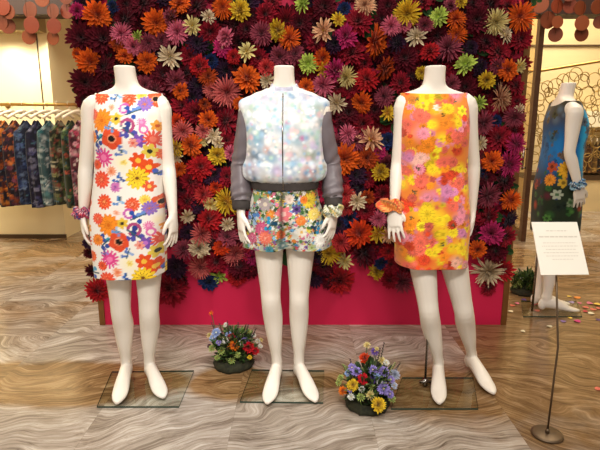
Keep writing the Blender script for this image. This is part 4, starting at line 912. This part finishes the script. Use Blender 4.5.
def garment(px, hem_y, pal, base, rz, label, Y, railz, seed, wide=.20, width_px=None, group='dresses on the gold rail', hl=None):
    top = railz; x0 = W(px, 140, Y).x; hemz = W(px, hem_y, Y).z; rr = random.Random(seed)
    zt = top-.150; wide *= .92; nz, nt = 70, 48
    V = np.zeros((nz+1, nt, 3))
    for i in range(nz+1):
        f = i/nz; zz = hemz+(zt-hemz)*f - top
        q = 1-f                                    # 0 at neck
        a = wide*min(1, (.32+q*7.5)) if q < .1 else wide*(1.0+.05*math.sin(q*4))
        drop = 0
        b = .022+.03*min(1, q*3)+.012*q
        for k in range(nt):
            t = 2*PI*k/nt; c_, s_ = math.cos(t), math.sin(t); fold = .010*math.sin(5*t+seed)*min(1, q*2.5)+.006*math.sin(9*t+seed*2)*q
            V[i, k] = ((a+fold)*sgnpow(c_, .9), (b+fold)*sgnpow(s_, .9), zz - (.05*abs(c_)**1.5 if q < .06 else .05*abs(c_)**1.5*max(0, 1-(q-.06)*10)) + .006*math.sin(3*t+seed)*f*0)
    F = [(i*nt+k, i*nt+(k+1) % nt, (i+1)*nt+(k+1) % nt, (i+1)*nt+k) for i in range(nz) for k in range(nt)]
    V = V.reshape(-1, 3); x = V[:, 0]+np.where(V[:, 1] > 0, .0, .02); z = V[:, 2]
    cols = np.tile(LIN(jit(base, .6)), (len(x), 1))
    for k in range(260):
        cc = jit(rr.choice(pal), rr.uniform(.5, .9)); motif(cols, x, z, rr.uniform(-wide, wide), rr.uniform(hemz-top, zt-top), rr.uniform(.010, .034), rr.choice(('blob', 'mum', 'blob', 'daisy', 'sprig')), cc, jit(cc, .7), ph=rr.random()*6)
    o = cloth_obj('hanging_dress', V, F, cols, M_cloth, None, (x0, Y, top), rz); tag(o, label, 'dress', group)
    h = bpy.data.objects.new('clothes_hanger', HM); COL.objects.link(h); h.location = (x0, Y, top+.022); h.rotation_euler = (0, 0, rz)
    tag(h, hl, 'hanger', 'hangers on the clothes rail')
    return o
GAR = [(-6, 204, ('#b84a20', '#e07a2a', '#2a2030', '#5a2a28'), '#2c2228', 'dark dress with orange print at the outer end of the rail'),
       (5, 205, ('#c05a20', '#e88a30', '#2a2a48', '#7a3020'), '#30222a', 'dark dress with large orange flowers, second from rail end'),
       (16, 204, ('#b8502a', '#d87a3a', '#4a2430', '#2a2030', '#7a3a50'), '#3a2430', 'brown and orange print dress beside the navy dresses'),
       (27, 203, ('#2a3a68', '#4a6090', '#1a2040', '#6a80a8'), '#20284a', 'navy blue patterned dress beside the brown and orange one'),
       (38, 206, ('#2a2c50', '#4a4a78', '#181a34', '#7a7a98'), '#22203c', 'dark indigo patterned dress beside the pale teal one'),
       (50, 204, ('#5a8a90', '#a8bcc0', '#2a6068', '#c8d4d4'), '#4a7078', 'pale teal and grey streaked dress'),
       (61, 203, ('#5a6a3a', '#8a8a5a', '#2a3020', '#b05a48', '#c8c0a0'), '#3a4030', 'olive green and coral print dress'),
       (72, 206, ('#6a8a58', '#c8b878', '#2a3a2c', '#c8604a', '#3a6a68'), '#4a5638', 'green and gold print dress next to the pink one'),
       (81, 207, ('#c84a6a', '#e8a0b0', '#5a2838', '#e8d8d0'), '#8a3a4c', 'pink and crimson print dress nearest the flower wall')]
for i, (px, hy, pal, base, lab) in enumerate(GAR):
    garment(px, hy, pal, base, math.radians(66+5*math.sin(i*2.1)), lab, YR, r0.z-.004, i+3, .145, hl='pale wooden hanger holding the '+lab.replace(' at the outer end of the rail', ' at rail end').replace(', second from rail end', ', second along').replace(' beside the navy dresses', '').replace(' beside the brown and orange one', '').replace(' beside the pale teal one', '').replace(' next to the pink one', '').replace(' nearest the flower wall', ''))
# far rail on the other side
YQ = 7.45; q0 = W(578, 131, YQ)
rail2 = empty('clothes_rail', (q0.x, YQ, 0), 0, 'short rail under the white pelmet beyond the blue dress', 'clothes rail')
bm = BM(); tube(bm, [(0, 0, q0.z), (.75, 0, q0.z)], .012, 12); obj('rail_bar', bm, M_gold, rail2, True)
bm = BM(); tube(bm, [(.05, 0, q0.z), (.05, 0, W(590, 126, YQ).z+.1)], .008, 8); obj('drop_bracket', bm, M_gold, rail2, True)
for i, (px, pal, base, lab) in enumerate([(589, ('#7a5028', '#a87838', '#5a3818'), '#6a4420', 'brown dress under the white pelmet, closest to the blue dress'), (595, ('#c89a50', '#b88a40', '#8a6030'), '#a87a40', 'golden tan dress under the white pelmet'), (602, ('#5a3820', '#7a5030', '#3a2414'), '#4a2e1a', 'darkest brown dress under the white pelmet')]):
    garment(px, 172, pal, base, math.radians(70), lab, YQ, q0.z-.004, i+40, .17, group='dresses under the white pelmet', hl='wooden hanger holding the '+lab)

# ------------------------------------------------------------------ hanging copper discs
M_cop = [mat('copper_disc', '#63280b', .5, .1, .1, 6), mat('bright_copper_disc', '#743410', .5, .1, .1, 6), mat('orange_copper_disc', '#6c2406', .5, .1, .1, 6)]
M_wire = mat('thin_wire', '#5a4030', .4, .8)
YD = 4.85
def strand(discs, label):
    x0 = W(discs[0][0], discs[0][1], YD).x
    root = empty('disc_strand', (x0, YD, CEIL), 0, label, 'hanging ornament', 'strands of hanging copper discs')
    zb_ = min(W(d[0], d[1], YD).z for d in discs)
    bm = BM(); tube(bm, [(0, 0, 0), (0, 0, zb_-CEIL)], .0018, 6); obj('wire', bm, M_wire, root, True)
    for j, (px, py, r, mi) in enumerate(discs):
        yy = YD + .018*(-1)**j; p = W(px, py, yy); rad = r/ppm(yy, p.z)
        bm = BM(); n_ = 40
        rot = Matrix.Rotation(random.uniform(-.25, .25), 4, 'Z')
        rings = []
        for rr_, yo in ((rad*.985, -.0022), (rad, -.0008), (rad, .0008), (rad*.985, .0022)):
            rings.append([bm.verts.new(rot @ Vector((rr_*math.cos(2*PI*k/n_), yo, rr_*math.sin(2*PI*k/n_)))) for k in range(n_)])
        for i in range(3):
            for k in range(n_): bm.faces.new((rings[i][k], rings[i][(k+1) % n_], rings[i+1][(k+1) % n_], rings[i+1][k]))
        bm.faces.new(list(reversed(rings[0]))); bm.faces.new(rings[-1])
        o = obj('disc', bm, M_cop[mi], root); o.location = Vector((p.x-x0, yy-YD, p.z-CEIL))
        q = W(px, py-2.1*r+2, YD)
    return root
strand([(1, 22, 7.5, 0), (3, 7, 8, 2)], 'copper disc strand at the outer end, short, above the clothes rail')
strand([(8, 26, 7.5, 0), (9, 12, 7, 0)], 'copper disc strand second from the outer end above the clothes rail')
strand([(29, 37, 7.2, 1), (31.5, 25, 8.2, 2), (30, 10, 8, 0)], 'long copper disc strand of three above the orange printed dresses')
strand([(42, -1, 7.5, 1)], 'single bright copper disc between the two long strands')
strand([(53, 38, 7, 1), (54, 26, 7.5, 2), (53, 11, 7, 0)], 'long copper disc strand nearest the flower wall above the rail')
strand([(67, 11, 7.5, 2), (66, -3, 7, 0)], 'orange copper disc strand touching the top of the flower wall')
strand([(548, 20, 8.5, 0), (540, 4, 8.5, 1)], 'copper disc strand beside the top of the bronze post')
strand([(555.5, 34.5, 7.2, 0), (557.5, 22, 6, 1), (557, 6, 7, 2)], 'long copper disc strand of three above the blue dress')
strand([(581.5, 34, 7.3, 0), (582, 23, 7.3, 1), (580, 8, 7, 0)], 'long copper disc strand beyond the blue dress')
strand([(600, 22, 6.5, 0), (597, 7, 7, 0)], 'copper disc strand at the far end of the soffit')
strand([(570, 6, 7, 2), (569, -6, 7, 0)], 'short copper disc strand between the two long strands over the blue dress')

# ------------------------------------------------------------------ bronze framed glass panel and ring screen
A = WF(511, 233.5); B = WF(521.5, 240.5); zA = W(527, 8, A.y).z; zB_ = W(541, 11, B.y).z; HZ = max(zA, zB_)
pan = empty('bronze_framed_screen', A, 0, 'tall narrow bronze framed glass screen between flower wall and blue dress', 'screen')
d = (B-A); Lp = d.length; ang = math.atan2(d.y, d.x); RM = Matrix.Rotation(ang, 4, 'Z')
for nm, x0_, x1_, z0_, z1_, mt in (('stile', 0, .035, .02, HZ, M_gold), ('stile', Lp-.03, Lp+.055, 0, HZ, M_bronze), ('rail', .035, Lp-.03, .03, .10, M_bronze), ('rail', .035, Lp-.03, HZ-.07, HZ, M_bronze)):
    bm = BM(); box(bm, x0_, x1_, -.025, .025, z0_, z1_, .003, RM); obj(nm, bm, mt, pan)
bm = BM(); box(bm, .035, Lp-.03, -.004, .004, .10, HZ-.07, 0, RM); obj('pane', bm, glass_mat('smoky_glass', '#f0e6d0'), pan)
bm = BM(); hx = Lp-.0; tube(bm, [RM @ Vector((hx, -.06, .78)), RM @ Vector((hx, -.06, 1.02))], .012, 12); tube(bm, [RM @ Vector((hx, -.06, .80)), RM @ Vector((hx, -.02, .80))], .008, 8); tube(bm, [RM @ Vector((hx, -.06, 1.0)), RM @ Vector((hx, -.02, 1.0))], .008, 8)
obj('handle', bm, M_chrome, pan, True)

YS = 6.2
scr = empty('ring_screen', (W(565, 120, YS).x, YS, 0), 0, 'openwork gold ring screen with curved top behind the blue dress', 'screen')
bm = BM(); rr = random.Random(15); ox = scr.location.x
def ring(c, R, r=.0055, seg=28, ns=6):
    rows = []
    for i in range(seg):
        t = 2*PI*i/seg; u = Vector((math.cos(t), 0, math.sin(t)))
        rows.append([bm.verts.new(c+u*(R+r*math.cos(2*PI*k/ns))+Vector((0, r*math.sin(2*PI*k/ns), 0))) for k in range(ns)])
    for i in range(seg):
        a, b = rows[i], rows[(i+1) % seg]
        for k in range(ns): bm.faces.new((a[k], b[k], b[(k+1) % ns], a[(k+1) % ns]))
placed = []
def topy(px): return 71-10*max(0, min(1, (px-540)/62))**1.0
def tryring(px, py, r):
    if any(math.hypot(px-a, py-b) < (r+q)*.50 for a, b, q in placed): return
    if py-r < topy(px)+1 or py+r > 176: return
    placed.append((px, py, r)); p = W(px, py, YS); ring(Vector((p.x-ox, rr.uniform(-.006, .006), p.z)), r/ppm(YS, p.z))
for px, py, r in ((582, 82, 7.5), (594, 80, 7), (587, 95, 8), (576, 93, 6), (598, 98, 7), (578, 107, 5), (563, 80, 6), (592, 110, 6), (541, 108, 3.5), (541, 118, 4), (538, 132, 4), (536, 150, 4.5), (535, 166, 5), (541, 140, 3.5)): tryring(px, py, r)
for k in range(260): tryring(rr.uniform(526, 640), rr.uniform(60, 176), rr.uniform(3.0, 8.5))
obj('ring_lattice', bm, mat('pale_gold_wire', '#a88a4c', .4, .6, .1, 10), scr, True)
bm = BM(); pts = [W(px, topy(px), YS)-scr.location for px in np.linspace(526, 645, 24)]; tube(bm, pts, .016, 10, True, Vector((0, 1, 0))); obj('top_band', bm, M_gold, scr, True)
bm = BM()
for px in (526.5, 645):
    p = W(px, topy(px), YS)-scr.location; tube(bm, [(p.x, 0, 0), (p.x, 0, p.z)], .016, 10)
obj('post', bm, M_gold, scr, True)

# ------------------------------------------------------------------ petals strewn on the floor
PCOL = {'pink': '#e07a90', 'coral': '#e0705a', 'yellow': '#f0cc50', 'orange': '#ee9030', 'magenta': '#d83a80', 'lilac': '#9a7ac0', 'cream': '#f2e4c0', 'violet': '#5a3a78', 'red': '#c83040'}
PET = [(563, 303, 'orange', 3.6), (576, 298, 'orange', 4.2), (571, 303, 'lilac', 3.6), (577, 321.5, 'magenta', 4.2), (563, 322, 'lilac', 3.4), (570, 318.5, 'yellow', 2.8), (585, 308, 'coral', 3.6), (590, 304, 'pink', 4), (597, 304.5, 'yellow', 4), (594, 310, 'coral', 3.6), (592, 314, 'cream', 3.8), (586, 312, 'red', 3.2), (599, 309, 'coral', 3.6), (598, 320, 'violet', 3.4), (549, 327, 'cream', 3.4), (523, 332, 'cream', 3), (512, 306, 'coral', 3.4), (517, 304, 'pink', 3), (511, 312, 'cream', 3.2), (536, 311, 'coral', 3.4), (534, 305, 'pink', 3), (538, 305, 'red', 3), (524, 300.5, 'violet', 3.2), (569, 297, 'yellow', 2.8), (598, 390, 'coral', 4.5), (567, 308, 'violet', 3), (580, 303.5, 'pink', 2.8)]
rr = random.Random(8); cnt = {}
WHERE = lambda px, py: 'at the extreme corner beyond the sign pole' if py > 350 else 'by the magenta panel edge' if px < 528 else 'around the glass plate heel side' if px < 545 else 'before the glass plate' if py > 317 and px < 590 else 'by the white mannequin toes' if px < 582 else 'in the heap beyond the mannequin'
keys = {}
for i, (px, py, c_, r) in enumerate(PET): keys.setdefault((c_, WHERE(px, py)), []).append(i)
for i, (px, py, c_, r) in enumerate(PET):
    p = WF(px, py); s = ppm(p.y, 0); rad = r/s*.8; bm = BM(); n_ = 14
    rows = []
    for q in (0.0, .55, 1.0):
        row = []
        for k in range(n_):
            t = 2*PI*k/n_; e = 1+.22*math.cos(t)-.15*math.cos(2*t)
            row.append(bm.verts.new((rad*q*e*math.cos(t)*1.15, rad*q*e*math.sin(t)*.8, .003+.25*rad*q*q*(.5+.5*math.sin(2*t+i)))))
            if q == 0: break
        rows.append(row)
    for k in range(n_): bm.faces.new((rows[0][0], rows[1][k], rows[1][(k+1) % n_])); bm.faces.new((rows[1][k], rows[2][k], rows[2][(k+1) % n_], rows[1][(k+1) % n_]))
    o = obj('fallen_petal', bm, mat('petal_'+c_, PCOL[c_], .6, 0, .15, 40), None, True); o.location = (p.x, p.y, .0005); o.rotation_euler = (0, 0, rr.random()*6.28)
    ids = sorted(keys[(c_, WHERE(px, py))], key=lambda j: PET[j][1]); j = ids.index(i)
    pre = '' if len(ids) == 1 else ('closest ' if j == len(ids)-1 else 'farthest ' if j == 0 else 'middle ')
    tag(o, f'{pre}{c_} petal lying on the stone floor {WHERE(px, py)}', 'petal', 'petals strewn on the floor')

# ------------------------------------------------------------------ lights
def area(name, loc, target, size, energy, color, sy=None, spread=None):
    l = bpy.data.lights.new(name, 'AREA'); l.energy = energy; l.color = color; l.size = size
    if sy: l.shape = 'RECTANGLE'; l.size_y = sy
    if spread: l.spread = spread
    o = bpy.data.objects.new(name, l); COL.objects.link(o); o.location = loc; o.rotation_euler = (Vector(target)-Vector(loc)).to_track_quat('-Z', 'Y').to_euler(); return o
def spot(name, loc, target, energy, color, angle, blend=.5, rad=.04):
    l = bpy.data.lights.new(name, 'SPOT'); l.energy = energy; l.color = color; l.spot_size = math.radians(angle); l.spot_blend = blend; l.shadow_soft_size = rad
    o = bpy.data.objects.new(name, l); COL.objects.link(o); o.location = loc; o.rotation_euler = (Vector(target)-Vector(loc)).to_track_quat('-Z', 'Y').to_euler(); return o
WARM = (1, .88, .70); NEUT = (1, .95, .88); COOL = (.93, .97, 1)
for x_ in (-.78, -.07, .64):
    spot('spot_mannequin', (x_*.8, -.5, 3.0), (x_, 2.36, .75), 108, NEUT, 34, .7, .12)
area('added_front_fill', (0, -.6, 3.2), (0, 2.6, .6), 2.6, 55, NEUT, 1.0)  # unseen soft fill added in front, standing in for shop lights
spot('spot_floor', (-.9, 1.0, 3.2), (-1.2, 1.75, 0), 60, COOL, 36, .6, .1)
spot('spot_floor', (.0, 1.3, 3.2), (-.15, 2.10, 0), 95, COOL, 24, .6, .08)
area('added_overhead_ambient', (0, 2.0, 3.3), (0, 2.0, 0), 3.0, 48, NEUT, 2.5)  # unseen area light added overhead for ambient level
spot('spot_flowers', (-.2, .9, 3.25), (-.45, 3.15, .80), 60, NEUT, 36, .8, .1)
for xx in (-3.55, -3.0, -2.6):
    spot('wall_washer', (xx, 5.34, 2.26), (xx, 5.72, 1.2), 34, (1, .91, .70), 90, .8, .05)
area('left_bay_light', (-3.2, 4.4, 3.0), (-3.1, 5.6, .3), .8, 42, (1, .88, .66))
area('rear_light', (2.8, 6.2, 3.2), (2.8, 6.9, 0), 2.2, 70, WARM, 1.4)
area('rear_bay_light', (3.6, 6.5, 3.0), (3.4, 7.7, 1.4), 1.4, 34, (1, .9, .7))
area('side_floor_light', (2.2, 4.0, 3.25), (2.2, 4.0, 0), 1.4, 55, (1, .88, .68))
area('left_floor_light', (-2.3, 3.8, 3.25), (-2.3, 3.8, 0), 1.4, 62, (1, .9, .74))
w = bpy.data.worlds.new('world'); SC.world = w; w.use_nodes = True
w.node_tree.nodes['Background'].inputs[0].default_value = (1, .95, .9, 1); w.node_tree.nodes['Background'].inputs[1].default_value = .30
SC.view_settings.view_transform = 'Standard'; SC.view_settings.look = 'None'; SC.view_settings.exposure = 0; SC.view_settings.gamma = 1
